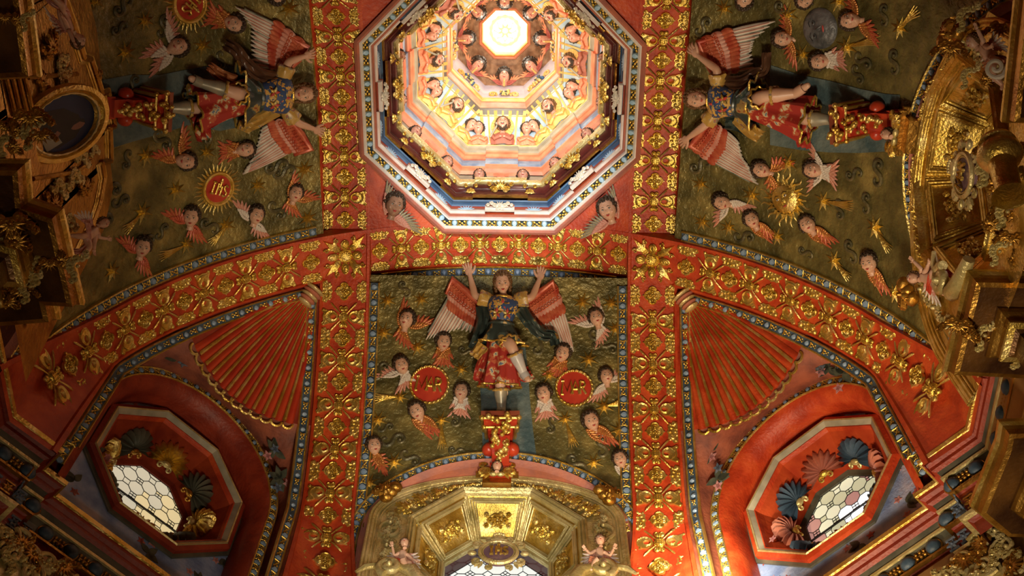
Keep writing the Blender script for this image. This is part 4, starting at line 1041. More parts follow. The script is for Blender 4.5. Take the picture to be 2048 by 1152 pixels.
# ---------------------------------------------------------------- stars and comets
m = MB()
for k in range(8):
    a = 45*k+22; L = .078 if k % 2 else .066
    v = [(0, 0, .026), (L*.32, -.0110, 0), (L*1.04, 0, .004), (L*.32, .0110, 0), (L*.35, 0, .018)]
    m.add((v, [[0, 1, 4], [1, 2, 4], [2, 3, 4], [3, 0, 4]]), 0, RZ(a))
STAR = m.mesh('star_rays', ['gold'])
m = MB()
for k in range(5):
    a = (k-2)*4.5; m.add(tube([(0, 0, .004), (.10, 0, .012), (.155+.01*(k % 2), .006*(k-2), .004)], [.004, .008, .002], 5), 0, RZ(a))
TAIL = m.mesh('comet_tail', ['gold'])
ST = [('S', 775, 601, 0), ('S', 842, 599, 0), ('S', 767, 665, 0), ('S', 835, 694, 0), ('S', 922, 738, 0), ('S', 1164, 604, 0), ('S', 1222, 606, 0), ('S', 1230, 657, 0), ('S', 1177, 719, 0), ('S', 1098, 749, 0),
 ('S', 800, 794, (751, 797)), ('S', 1208, 813, (1246, 806)), ('S', 756, 840, 0), ('S', 882, 840, (885, 898)), ('S', 788, 924, 0), ('S', 738, 966, 0), ('S', 1130, 838, (1148, 893)), ('S', 1238, 861, 0), ('S', 1187, 925, 0),
 ('W', 291, 42, 0), ('W', 252, 105, 0), ('W', 406, 92, 0), ('W', 191, 3, 0), ('W', 578, 17, 0), ('W', 292, 312, 0), ('W', 414, 305, 0), ('W', 609, 339, 0), ('W', 352, 380, 0), ('W', 516, 371, 0), ('W', 285, 425, (250, 461)), ('W', 452, 451, (422, 486)), ('W', 373, 489, (320, 514)), ('W', 616, 437, 0), ('W', 224, 543, 0),
 ('E', 1448, 17, 0), ('E', 1576, 29, 0), ('E', 1677, 2, 0), ('E', 1800, 56, (1835, 21)), ('E', 1694, 94, (1760, 78)), ('E', 1604, 109, 0), ('E', 1401, 368, 0), ('E', 1576, 326, 0), ('E', 1404, 444, 0), ('E', 1457, 455, 0), ('E', 1503, 391, 0), ('E', 1647, 402, (1707, 413)), ('E', 1554, 473, 0), ('E', 1751, 455, (1779, 500)), ('E', 1669, 521, (1698, 555)), ('E', 1790, 586, 0)]
near = {'S': 'front', 'W': 'left', 'E': 'right'}
def cells(wl, x, y):
    if wl == 'S': return '%s, %s' % ('left of the angel' if x < 1000 else 'right of the angel', ['in the top row by the rib', 'beside the wing feathers', 'level with the medallions', 'below the medallions', 'low above the arch'][0 if y < 630 else 1 if y < 725 else 2 if y < 800 else 3 if y < 880 else 4])
    return ''
STL = {0: 'nearest the upper left corner of the front panel', 1: 'second from the upper left corner of the front panel', 2: 'below the topmost left star, against the left border of the front panel', 3: 'above the left monogram medallion of the front panel', 4: 'between the left monogram medallion and the front angel\'s robe', 5: 'between the front angel\'s right wing and the raised-wing child head', 6: 'in the upper right corner of the front panel', 7: 'against the right border of the front panel, below the corner star', 8: 'above the right monogram medallion of the front panel', 9: 'between the front angel\'s white foot and the right medallion',
 10: 'with a tail pointing left, below-left of the left medallion', 11: 'with a tail pointing right, below-right of the right medallion', 12: 'against the left border under the left-tailed comet', 13: 'with a tail hanging straight down, left of the corbel', 14: 'right of the lowest left child head of the front panel', 15: 'lowest at the left border of the front panel', 16: 'with a tail hanging down, right of the corbel', 17: 'large and pale at the right border, beside a comet', 18: 'lowest right of the corbel, above the golden arch',
 19: 'upper one of two stars between the left retable and the upper sunburst', 20: 'lower one of two stars between the left retable and the upper sunburst', 21: 'between the child head with long wings and the left angel\'s robe', 22: 'cut by the top edge, leftmost', 23: 'in the top right corner of the left panel', 24: 'below the left corbel beside the retable', 25: 'above the lower sunburst medallion, left', 26: 'at the right end of the left panel under the angel\'s hand', 27: 'immediately left of the lower sunburst', 28: 'immediately right of the lower sunburst', 29: 'with a tail, left of the upright child head below the sunburst', 30: 'with a tail, between the two upright heads under the sunburst', 31: 'with a long flat tail along the lower border of the left panel', 32: 'in the lower right corner of the left panel', 33: 'foreshortened, beside the dark gilt cornice at the left',
 34: 'in the top left corner of the right panel', 35: 'left of the moon face, above a child head', 36: 'cut by the top edge, right of the moon face', 37: 'with a tail pointing up, rightmost at the top of the right panel', 38: 'with a tail pointing right, below the moon face', 39: 'between two child heads below-left of the moon face', 40: 'under the right angel\'s lower hand beside the rib', 41: 'above the rays of the gilt sun', 42: 'in the lower left corner of the right panel', 43: 'right of the lower left corner star of the right panel', 44: 'touching the left rays of the gilt sun', 45: 'with a tail pointing right beside the gilt sun', 46: 'below the gilt sun between two heads', 47: 'with a tail, close to the arch border on the right panel', 48: 'with a tail, nearest the lower border of the right panel', 49: 'last one in the narrow lower right tip of the right panel'}
for i, (wl, px, py, tl) in enumerate(ST):
    r_ = empty('comet' if tl else 'star', place(px, py, .1*math.sin(i*2.3), -1, wl, .004, 1.0), ('gilded comet ' if tl else 'gilded eight-rayed star ')+STL[i], 'comet' if tl else 'star', 'gilded comets on the vault panels' if tl else 'gilded stars on the vault panels')
    obj('star_rays', STAR, r_, SC((1.0, .92, 1.08)[i % 3]))
    if tl:
        Q = side(tl[0], tl[1], wl, .004); q = r_.matrix_world.inverted() @ Q; obj('comet_tail', TAIL, r_, RZ(math.degrees(math.atan2(q.y, q.x))) @ T3(.02, 0, 0) @ SC(max(.6, math.hypot(q.x, q.y)/.17), 1, 1))
# ---------------------------------------------------------------- cloud curls in relief on the panels
r = random.Random(21); PINV = {'S': Matrix(), 'W': RZ(-90), 'E': RZ(90)}
CL = {'S': [(806, 570), (770, 735), (925, 700), (1090, 680), (1225, 700), (780, 855), (910, 845), (830, 925), (1100, 860), (1145, 920), (1205, 880), (925, 640), (1190, 690), (800, 880), (905, 900)],
      'W': [(230, 60), (330, 40), (270, 160), (250, 330), (230, 380), (330, 290), (540, 335), (410, 445), (400, 260), (330, 455), (560, 430), (555, 345), (250, 400), (300, 480), (215, 440), (440, 130), (235, 20)],
      'E': [(1415, 45), (1560, 12), (1770, 18), (1790, 110), (1720, 160), (1700, 350), (1735, 395), (1680, 430), (1605, 500), (1500, 475), (1700, 490), (1390, 335), (1720, 245), (1760, 330), (1820, 590), (1735, 130)]}
for wl, pts in CL.items():
    for i, (px, py) in enumerate(pts):
        mm = MB(); s = r.uniform(.75, 1.15); a0 = r.uniform(0, 6)
        sp = spiral(0, 0, .008, .042, a0, 1.15, 14, .006); e = sp[-1]; a1 = a0+1.15*2*PI
        mm.add(tube(sp, [.006+.009*k/13 for k in range(14)], 6, .8))
        sp2 = spiral(e[0]*2.1, e[1]*2.1, .045, .010, a1+PI, -.85, 12, .006); mm.add(tube(sp2, [.015-.007*k/11 for k in range(12)], 6, .8)); mm.add(ell((0, 0, .008), .014, 7, 4))
        F = place(px, py, 0, -1, wl, .0, s); par = PAN[wl]
        mm.build('cloud_curl', ['cloud'], par, PINV[wl] @ F)
# blue-green painted streaks behind the angels, low relief
def strip(wl, pts, name='blue_green_streak'):
    P = []
    for (x0, y0, x1, y1) in pts: P.append([tuple(side(x0+(x1-x0)*t, y0+(y1-y0)*t, wl, .006)) for t in np.linspace(0, 1, 7)])
    mm = MB(); vf = grid(np.array(P)); 
    a, b, c = [Vector(vf[0][i]) for i in vf[1][0][:3]]
    if (b-a).cross(c-b).dot(nrm(a, wl)) < 0: vf = flip(vf)
    mm.add(vf); o = mm.build(name, ['sea'], PAN[wl]); o.matrix_local = PINV[wl]
strip('S', [(958, 690, 1050, 690), (958, 740, 1056, 740), (962, 800, 1060, 800), (964, 860, 1066, 860), (966, 905, 1072, 905), (968, 932, 1075, 935)])
strip('W', [(500, 140, 500, 250), (440, 128, 440, 262), (380, 138, 380, 250), (320, 150, 320, 268), (260, 150, 260, 285), (205, 160, 228, 295)])
strip('E', [(1540, 130, 1540, 290), (1600, 150, 1600, 300), (1660, 162, 1660, 305), (1720, 178, 1720, 306), (1770, 188, 1770, 303), (1800, 190, 1790, 300)])
# ---------------------------------------------------------------- medallions, sun and moon
def letters(strokes, s=1.0, z=.03, t=.011):
    m = MB()
    for st in strokes: m.add(tube([(x*s, y*s, z) for x, y in st], t, 6))
    return m
MAR = [[(-.92, -.48), (-.80, .48), (-.50, -.30), (-.22, .48), (-.10, -.48)], [(-.22, -.48), (.10, .48), (.38, -.48)], [(-.08, -.12), (.26, -.12)], [(.44, -.48), (.44, .48)], [(.44, .46), (.72, .42), (.80, .22), (.68, .04), (.44, .02)], [(.58, .02), (.86, -.48)], [(-.95, -.5), (-.78, -.5)], [(-.92, .5), (-.72, .5)]]
IHS = [[(-.55, -.45), (-.55, .45)], [(-.70, .45), (-.40, .45)], [(-.70, -.45), (-.40, -.45)], [(-.18, -.45), (-.18, .45)], [(.18, -.45), (.18, .30)], [(-.18, 0), (.18, 0)], [(0, .16), (0, .86)], [(-.13, .62), (.13, .62)],
       [(.72, .34), (.52, .45), (.38, .25), (.52, .02), (.70, -.12), (.68, -.36), (.50, -.46), (.36, -.32)]]
def medallion(px, py, ux, uy, wl, r_, label, st, rays=False, wreath=True, face='medred', off=.004, name='medallion', M=None):
    F = M if M is not None else place(px, py, ux, uy, wl, off)
    root = empty(name, F, label, 'medallion'); m = MB(); m.add(prism(circ(r_*.92, 28), 0, .012)); m.build('medallion_field', [face], root, Matrix())
    m = MB()
    if wreath:
        for k in range(26): a = 360/26*k; m.add(ell((0, 0, 0), (.020, .011, .014), 7, 4, RZ(115)), 0, RZ(a) @ T3(r_*.97, 0, .014))
        m.add(ring(r_*.97, .010, 30, m=5, z=.008))
    else: m.add(ring(r_*.95, .012, 32, m=6, z=.010)); m.add(ring(r_*.84, .005, 32, m=4, z=.012))
    m.build('gilded_wreath' if wreath else 'gilded_ring', ['gold'], root, Matrix())
    letters(st, r_*.74, .024, r_*.065).build('gilded_monogram', ['gold'], root, Matrix())
    if rays:
        for k in range(32):
            mm = MB(); L = r_*(.62 if k % 2 else .45); w_ = r_*.085
            P = [[(r_+L*t, w_*(1-t)**.6*sg*(1 if sg else 0)+.02*r_*math.sin(t*7)*(k % 2)*1.2, .004+(.010 if sg == 0 else 0)*(1-t)) for sg in (-1, 0, 1)] for t in np.linspace(0, 1, 6)]
            v, f = grid(np.array(P)); mm.add(flip((v, f))); mm.build('gilded_ray', ['gold'], root, RZ(360/32*k))
    return root
medallion(859, 770, .12, -1, 'S', .142, 'round red medallion with gilded monogram and wreath, left of the front angel\'s legs', MAR)
medallion(1148, 777, -.02, -1, 'S', .135, 'round red medallion with gilded monogram and wreath, right of the front angel\'s legs', MAR)
medallion(435, 377, .35, -1, 'W', .118, 'red medallion with gilded letters and wavy sun rays, below the left angel', IHS, True, False)
medallion(378, 8, .75, .7, 'W', .118, 'red medallion with sun rays cut by the top edge above the left angel', IHS, True, False)
def suncoin(px, py, ux, uy, wl, r_, mt, label, rays, name, cat):
    root = empty(name, place(px, py, ux, uy, wl, .004), label, cat); m = MB()
    P = []
    for i in range(40):
        a = 2*PI*i/40; row = []
        for j in range(11):
            q = j/10; x, y = q*math.cos(a), q*math.sin(a); z = .30*math.sqrt(max(0, 1-q*q))+.0
            z += .14*gs(x, .10)*max(0, min(1, (.30-y)/.4))*(y > -.18)-.07*gs(abs(x)-.32, .14)*gs(y-.18, .10)+.06*gs(x, .25)*(gs(y+.36, .05)+gs(y+.47, .05))+.05*gs(abs(x)-.42, .2)*gs(y+.18, .2)+.05*gs(abs(x)-.32, .2)*gs(y-.34, .06)
            row.append((x*r_, y*r_, z*r_))
        P.append(row)
    m.add(grid(np.array(P), cu=True)); m.build('face_disc', [mt], root, Matrix())
    m = MB()
    for sg in (-1, 1):
        m.add(ell((sg*.32*r_, .17*r_, .27*r_), (.13*r_, .075*r_, .05*r_), 8, 5), 0); m.add(ell((sg*.32*r_, .17*r_, .31*r_), (.05*r_, .06*r_, .04*r_), 7, 4), 1)
        m.add(tube([(sg*.14*r_, .36*r_, .31*r_), (sg*.34*r_, .43*r_, .29*r_), (sg*.54*r_, .32*r_, .26*r_)], .02*r_, 4), 1)
    m.build('eyes', ['eyew' if rays else 'moon', 'iris'], root, Matrix())
    m = MB(); m.add(ell((0, -.40*r_, .33*r_), (.18*r_, .05*r_, .04*r_), 8, 4)); m.build('mouth', ['lips'], root, Matrix())
    if rays:
        for k in range(24):
            mm = MB(); L = r_*(.95 if k % 2 else .65); P = [[(r_*.96+L*t, r_*.12*(1-t)**.6*sg+.10*r_*math.sin(t*6.5)*(k % 2), .004+(.02 if sg == 0 else 0)*(1-t)) for sg in (-1, 0, 1)] for t in np.linspace(0, 1, 7)]
            mm.add(flip(grid(np.array(P)))); mm.build('gilded_ray', ['gold'], root, RZ(15*k))
    return root
suncoin(1570, 398, -.55, -1, 'E', .108, 'gold', 'gilded sun with a face and wavy rays on the right panel', True, 'sun_face', 'sun')
suncoin(1640, 57, -1, .12, 'E', .128, 'moon', 'grey silver moon with a face near the top of the right panel', False, 'moon_face', 'moon')
# ---------------------------------------------------------------- the three standing angels
def skin_body(name, joints, edges, root_i, mats, parent, M, sub=2):
    """continuous body grown from a skeleton with per-joint radii"""
    me = bpy.data.meshes.new(name); me.from_pydata([j[0] for j in joints], edges, []); o = bpy.data.objects.new(name, me); COL.objects.link(o)
    md = o.modifiers.new('s', 'SKIN'); md.use_smooth_shade = True; lay = me.skin_vertices[0].data
    for i, j in enumerate(joints): lay[i].radius = (j[1], j[2] if len(j) > 2 else j[1]); lay[i].use_root = (i == root_i)
    md.branch_smoothing = .6
    ms = o.modifiers.new('u', 'SUBSURF'); ms.levels = sub
    bpy.context.view_layer.update(); dg = bpy.context.evaluated_depsgraph_get(); m2 = bpy.data.meshes.new_from_object(o.evaluated_get(dg)); m2.name = name
    bpy.data.objects.remove(o); bpy.data.meshes.remove(me)
    m2.materials.clear()
    for k in mats: m2.materials.append(G[k])
    m2.polygons.foreach_set('use_smooth', [True]*len(m2.polygons)); return obj(name, m2, parent, M)
def tubesheet(rings, n=28):
    """rings: (centre, ax, ay, rx, ry, foldamp, nfold, phase)"""
    P = []
    for c, ax, ay, rx, ry, fa, nf, ph in rings:
        P.append([tuple(c+ax*(rx*(1+fa*math.cos(nf*t+ph))*math.cos(t))+ay*(ry*(1+fa*math.cos(nf*t+ph))*math.sin(t))) for t in [2*PI*k/n for k in range(n)]])
    return grid(np.array(P), cv=True)
def ribbon(pts, wid, amp=0, seed=0, thick=.006, n=26, fold=3.0):
    """waving strip of cloth through local points"""
    pts = [Vector(p) for p in pts]; P = []; Q = []
    def cat(t):
        k = t*(len(pts)-1); i = min(int(k), len(pts)-2); f = k-i; p0, p1, p2, p3 = pts[max(i-1, 0)], pts[i], pts[i+1], pts[min(i+2, len(pts)-1)]
        return .5*((2*p1)+(p2-p0)*f+(2*p0-5*p1+4*p2-p3)*f*f+(3*p1-p0-3*p2+p3)*f**3)
    for i in range(n):
        t = i/(n-1); p = cat(t); d = (cat(min(1, t+.02))-cat(max(0, t-.02))).normalized(); s = Vector((-d.y, d.x, 0)); s = s.normalized() if s.length > .01 else Vector((1, 0, 0)); w_ = wid[0]*(1-t)+wid[1]*t; row = []
        for j in range(9):
            u = j/8*2-1; z = amp*math.sin(fold*u*PI+seed+t*5)*(.4+.6*t)
            row.append(tuple(p+s*w_*u+Vector((0, 0, z))))
        P.append(row)
    P = np.array(P); v, f = grid(P); v2, f2 = grid(P-np.array([0, 0, thick])); k = len(v); 
    return v+v2, [q[::-1] for q in f]+[[i+k for i in q] for q in f2]
def angel(wl, base, J, label, mir=1, wings=None, cl=('tunic', 'redcl', 'grcl', 'goldcl'), boots=('boot', 'bootw'), ribbons=(), h0=.16, face=.55, turn=0, seed=0):
    """J: joints as photo positions with a height above the panel; wings: lists of photo points"""
    F = place(base[0], base[1], base[2], base[3], wl, .0, 1.0); root = empty('standing_angel', F, label, 'angel'); Fi = F.inverted(); cam_l = Fi @ CAM
    def L(px, py, h):
        d = (Fi.to_3x3() @ ray(px, py)); t = (h-cam_l.z)/d.z; return cam_l+d*t
    P = {k: L(*v) for k, v in J.items()}
    ids = {}; js = []; es = []
    def j(k, p, r, r2=None): ids[k] = len(js); js.append((tuple(p), r, r2 or r)); return ids[k]
    lerp = lambda a, b, t: P[a].lerp(P[b], t)
    chest = P['neck'].lerp(P['waist'], .42); hip = P['hip']
    j('hip', hip, .070, .060); j('waist', P['waist'], .058, .050); j('chest', chest, .080, .062); j('neckb', P['neck'], .036); j('neckt', P['neck'].lerp(P['head'], .55), .031)
    es += [(0, 1), (1, 2), (2, 3), (3, 4)]
    for s in 'ab':
        S_, E_, Wr, Hd = P['sh'+s], P['el'+s], P['wr'+s], P['ha'+s]
        a = j('sh'+s, S_, .038); b = j('el'+s, E_, .029); b2 = j('fo'+s, E_.lerp(Wr, .35), .028); c = j('wr'+s, Wr, .0175); d_ = j('pa'+s, Wr.lerp(Hd, .55), .024, .014)
        es += [(ids['chest'], a), (a, b), (b, b2), (b2, c), (c, d_)]
    for s in 'ab':
        K, A_, T_ = P['kn'+s], P['an'+s], P['to'+s]
        h_ = j('th'+s, hip.lerp(K, .30), .060); k_ = j('kn'+s, K, .043); c_ = j('ca'+s, K.lerp(A_, .35), .040); a_ = j('an'+s, A_, .024); f_ = j('fo2'+s, A_.lerp(T_, .6), .026, .020); t_ = j('to'+s, T_, .017)
        es += [(0, h_), (h_, k_), (k_, c_), (c_, a_), (a_, f_), (f_, t_)]
    skin_body('body', js, es, 0, ['skin'], root, Matrix())
    # hands with five fingers reaching up to the rib
    for s in 'ab':
        Wr, Hd = P['wr'+s], P['ha'+s]; d = (Hd-Wr).normalized(); Z = Vector((0, 0, 1)); Z = (Z-d*Z.dot(d)).normalized(); X = d.cross(Z); sg = 1 if s == 'a' else -1; m = MB()
        m.add(ell((0, .030, 0), (.027, .034, .013), 12, 8))
        for q, (fx, ang, ln) in enumerate(((-.020, 13, .045), (-.0075, 4, .052), (.0055, -4, .050), (.018, -14, .040))):
            c, s_ = math.cos(math.radians(90+ang)), math.sin(math.radians(90+ang)); p0 = (fx, .048, 0); p1 = (fx+c*ln*.5, .048+s_*ln*.5, .006); p2 = (fx+c*ln*.85, .048+s_*ln*.85, .001); p3 = (fx+c*ln*1.15, .048+s_*ln*1.1, -.010)
            m.add(tube([p0, p1, p2, p3], [.0080, .0074, .0066, .0045], 8))
        m.add(tube([(sg*.018, .018, 0), (sg*.036, .032, .006), (sg*.045, .050, .006), (sg*.048, .062, .0)], [.010, .0085, .0075, .005], 8))
        Mh = Matrix((X, d, Z)).transposed().to_4x4(); Mh.translation = Wr; m.build('hand', ['skin'], root, Mh @ SC(1.12))
    # head
    up = (P['head']-P['neck']).normalized(); tc = (cam_l-P['head']).normalized(); z = (Vector((0, 0, 1))*(1-face)+tc*face); z = (z-up*z.dot(up)*.8).normalized(); y = (up-z*up.dot(z)).normalized(); x = y.cross(z)
    Mh = Matrix((x, y, z)).transposed().to_4x4(); Mh.translation = P['head']; Mh = Mh @ RY(turn) @ SC(.068, .074, .070)
    hd = obj('head', head_mesh('skin', .82, brow='hairb'), root, Mh); obj('hair', hair_mesh(seed, 'hairb', 1), root, Mh)
    # tunic body
    ax = (P['sha']-P['shb']).normalized(); spine = (P['neck']-P['waist']).normalized(); ax = (ax-spine*ax.dot(spine)).normalized(); ay = spine.cross(ax); ay = ay if ay.z > 0 else -ay
    sw = (P['sha']-P['shb']).length/2; m = MB(); rings = []
    for t, wx, wy, o_ in ((1.05, sw*.45, .050, 0), (.97, sw*.92, .062, 0), (.82, sw*1.08, .085, .004), (.60, sw*1.02, .098, .010), (.38, sw*.90, .088, .008), (.15, sw*.78, .074, .004), (0, sw*.74, .070, 0)):
        rings.append((P['waist'].lerp(P['neck'], t)+ay*o_, ax, ay, wx, wy, 0, 1, 0))
    m.add(tubesheet(rings, 26)); m.build('tunic', [cl[0]], root, Matrix())
    m = MB(); c = P['waist'].lerp(P['neck'], .96)+ay*.004; m.add(ring(sw*.56, .012, 22, ry=.056, m=6)); Mr = Matrix((ax, ay, ax.cross(ay))).transposed().to_4x4(); Mr.translation = c
    m.build('gilded_collar', ['gold'], root, Mr)
    m = MB(); m.add(ring(sw*.78, .014, 24, ry=.076, m=6)); Mr = Mr.copy(); Mr.translation = P['waist']; m.build('sash', [cl[2]], root, Mr)
    for a_, b_ in ((-.35, .3), (.35, .3), (0, .62)):
        c = P['waist'].lerp(P['neck'], b_)+ax*sw*a_+ay*.096; m = MB()
        for k in range(5): v, f = dome(leafo(.045, .012), 0, .008); m.add((v, f), k % 3, RZ(72*k+18))
        z_ = ay; y_ = spine; x_ = y_.cross(z_); Mf = Matrix((x_, y_, z_)).transposed().to_4x4(); Mf.translation = c; m.build('gilded_blossom', ['gold', 'lips', 'goldp'], root, Mf)
    # sleeves
    for s in 'ab':
        S_, E_ = P['sh'+s], P['el'+s]; d = (E_-S_).normalized(); x_ = d.orthogonal().normalized(); y_ = d.cross(x_); m = MB(); rr = []
        for t, r_, fa in ((-.25, .040, 0), (.0, .052, .03), (.35, .056, .06), (.62, .058, .10), (.72, .052, .12), (.55, .040, .1)): rr.append((S_.lerp(E_, t), x_, y_, r_, r_, fa, 7, t))
        m.add(tubesheet(rr, 22)); m.build('gilded_sleeve', [cl[3]], root, Matrix())
    # skirts: short gold-edged peplum, then the long red skirt over the standing leg, and one over the bent thigh
    dn = (P['hip']-P['waist']).normalized()
    def skirt(nm, mt, rings_, edge='gold', n=40):
        m = MB(); m.add(tubesheet(rings_, n), 0); c, a1, a2, rx, ry, fa, nf, ph = rings_[-1]
        pts = [tuple(c+a1*(rx*(1+fa*math.cos(nf*t+ph))*math.cos(t))+a2*(ry*(1+fa*math.cos(nf*t+ph))*math.sin(t))) for t in [2*PI*k/n for k in range(n+1)]]
        o = m.build(nm, [mt], root, Matrix()); mm = MB(); mm.add(tube(pts, .0075, 5)); mm.build('gilded_hem', [edge], o, Matrix()); return o
    W_, H_ = P['waist'], P['hip']; Ka, Kb = P['kna'], P['knb']
    skirt('peplum', cl[2], [(W_, ax, ay, sw*.78, .078, 0, 6, 0), (W_.lerp(H_, .5), ax, ay, sw*1.0, .100, .06, 7, 0), (W_.lerp(H_, 1.15), ax, ay, sw*1.34, .118, .14, 7, 1), (W_.lerp(H_, 1.45), ax, ay, sw*1.62, .120, .18, 7, 1.4)])
    e = H_.lerp(Kb, 1.0); dl = (Kb-H_).normalized(); a1 = (ax-dl*ax.dot(dl)).normalized(); a2 = dl.cross(a1); a2 = a2 if a2.z > 0 else -a2
    skirt('long_skirt', cl[1], [(H_.lerp(Kb, -.1), a1, a2, sw*.95, .095, .03, 6, 0), (H_.lerp(Kb, .35), a1, a2, .100, .100, .10, 7, .5), (H_.lerp(Kb, .75), a1, a2, .112, .100, .17, 7, 1), (H_.lerp(Kb, 1.12), a1, a2, .134, .105, .22, 7, 1.4)])
    dl = (Ka-H_).normalized(); a1 = (ax-dl*ax.dot(dl)).normalized(); a2 = dl.cross(a1); a2 = a2 if a2.z > 0 else -a2
    skirt('thigh_drape', cl[2], [(H_.lerp(Ka, -.05), a1, a2, .092, .092, .02, 6, 0), (H_.lerp(Ka, .45), a1, a2, .080, .078, .08, 8, .3), (H_.lerp(Ka, .80), a1, a2, .066, .064, .12, 8, .8)])
    # boots with gilt cuffs
    for s, mt in zip('ab', boots):
        K, A_, T_ = P['kn'+s], P['an'+s], P['to'+s]; d = (A_-K).normalized(); x_ = d.orthogonal().normalized(); y_ = d.cross(x_); rr = []
        for t, r_ in ((.30, .052), (.36, .046), (.50, .047), (.75, .037), (.98, .031)): rr.append((K.lerp(A_, t), x_, y_, r_, r_, 0, 1, 0))
        m = MB(); m.add(tubesheet(rr, 18)); dd = (T_-A_).normalized(); x2 = dd.orthogonal().normalized(); y2 = dd.cross(x2); m.add(tubesheet([(A_.lerp(T_, t), x2, y2, r_, r_, 0, 1, 0) for t, r_ in ((-.15, .030), (.2, .034), (.6, .032))], 16)); b = m.build('boot', [mt], root, Matrix())
        m = MB(); q = K.lerp(A_, .31); Mr = Matrix((x_, y_, d)).transposed().to_4x4(); Mr.translation = q; m.add(ring(.052, .010, 18, m=6, wob=.25)); m.add(ell((0, .055, .02), (.02, .012, .03), 8, 5)); m.build('boot_cuff', ['goldcl'], b, Mr)
    for pts, wd, mt, amp in ribbons:
        m = MB(); pp = [L(*q) for q in pts]; m.add(ribbon(pp, wd, amp, seed)); o = m.build('cloak_ribbon', [mt], root, Matrix())
    # wings: covert mass plus separate long feathers
    for k, (rt, sh, tips, low) in enumerate(wings):
        R0, Sh = L(*rt), L(*sh); T = [L(*q) for q in tips]; Lo = [L(*q) for q in low]; n = 11; m = MB()
        for i in range(n):      # covert rows, red then rose
            t = i/(n-1)
            for row, (cc, sc_) in enumerate(((0, .026), (1, .030), (2, .030))):
                top = R0.lerp(Sh, t); f = t*(len(Lo)-1); i0 = min(int(f), len(Lo)-2); lo_ = Lo[i0].lerp(Lo[i0+1], f-i0); p = top.lerp(lo_, .06+.40*row); p.z += .022-.005*row
                d = (lo_-top).normalized(); an = math.degrees(math.atan2(d.y, d.x)); ln = (lo_-top).length*.52
                v, f_ = feather(max(.03, ln), .026, .012, 6); m.add((v, f_), 1 if row == 1 else 0, T3(*p) @ RZ(an))
                if row < 2: m.add(tube(spiral(0, 0, .004, .018, 0, 1.0, 9, 0), .0045, 4), 0, T3(*(p+d*ln*.4+Vector((0, 0, .016)))))
        m.add(tube([R0+Vector((0, 0, .02)), R0.lerp(Sh, .5)+Vector((0, 0, .035)), Sh+Vector((0, 0, .03)), Sh.lerp(T[-1], .25)+Vector((0, 0, .02))], [.02, .028, .024, .012], 8), 0)
        w_ = m.build('wing', ['fred', 'fpink'], root, Matrix()); nf = 13
        for i in range(nf):
            t = i/(nf-1); f = t*(len(Lo)-1); i0 = min(int(f), len(Lo)-2); a = Lo[i0].lerp(Lo[i0+1], f-i0); top = R0.lerp(Sh, t); a = a.lerp(top, .22)
            f = t*(len(T)-1); i0 = min(int(f), len(T)-2); b = T[i0].lerp(T[i0+1], f-i0); d = b-a
            m = MB(); ln = d.length; m.add(feather(ln, .0185, .012, 8), 0); m.add(tube([(0, 0, .013), (ln*.9, 0, .012)], .0035, 4), 1); m.add(tube([(.01, -.0165, .004), (ln*.85, -.0165, .004)], .0045, 4), 2)
            m.build('feather', ['fwhite', 'fpink', 'fgreen'], w_, T3(a.x, a.y, a.z+.004+.004*(i % 2)) @ Matrix.Rotation(math.atan2(d.y, d.x), 4, 'Z') @ Matrix.Rotation(-math.asin(max(-1, min(1, d.z/ln))), 4, 'Y'))
    return root
H = .17
angel('S', (1003, 690, 0, -1), dict(head=(1005, 566, .235), neck=(1007, 594, .19), waist=(1003, 648, .19), hip=(1003, 675, .18), sha=(977, 600, .18), ela=(950, 592, .19), wra=(940, 551, .17), haa=(935, 532, .15),
    shb=(1036, 599, .18), elb=(1064, 596, .19), wrb=(1079, 559, .17), hab=(1083, 541, .15), kna=(1022, 690, .30), ana=(1047, 746, .24), toa=(1059, 764, .26), knb=(1000, 762, .20), anb=(1003, 817, .17), tob=(999, 834, .20)),
    'standing angel on the front corbel above the lit window, both hands raised to the rib', wings=[((962, 612, .05), (905, 560, .06), [(948, 668, .04), (915, 660, .03), (880, 672, .03), (852, 680, .03)], [(955, 645, .05), (925, 625, .05), (900, 605, .05)]),
    ((1048, 612, .05), (1105, 566, .06), [(1070, 672, .04), (1098, 672, .03), (1130, 692, .03), (1147, 704, .03)], [(1056, 648, .05), (1090, 632, .05), (1122, 612, .05)])],
    boots=('bootw', 'boot'), ribbons=[([(1040, 615, .17), (1060, 645, .20), (1085, 668, .16), (1105, 672, .14), (1110, 690, .13)], (.05, .035), 'grcl', .018), ([(965, 612, .15), (968, 640, .18), (962, 672, .18), (952, 700, .16)], (.05, .06), 'grcl', .02), ([(1000, 690, .18), (975, 730, .20), (965, 765, .17)], (.09, .07), 'redcl', .025), ([(1020, 730, .16), (1050, 750, .13), (1062, 745, .12)], (.05, .05), 'redcl', .02), ([(968, 690, .2), (955, 708, .2), (950, 716, .18)], (.05, .05), 'goldcl', .02)])
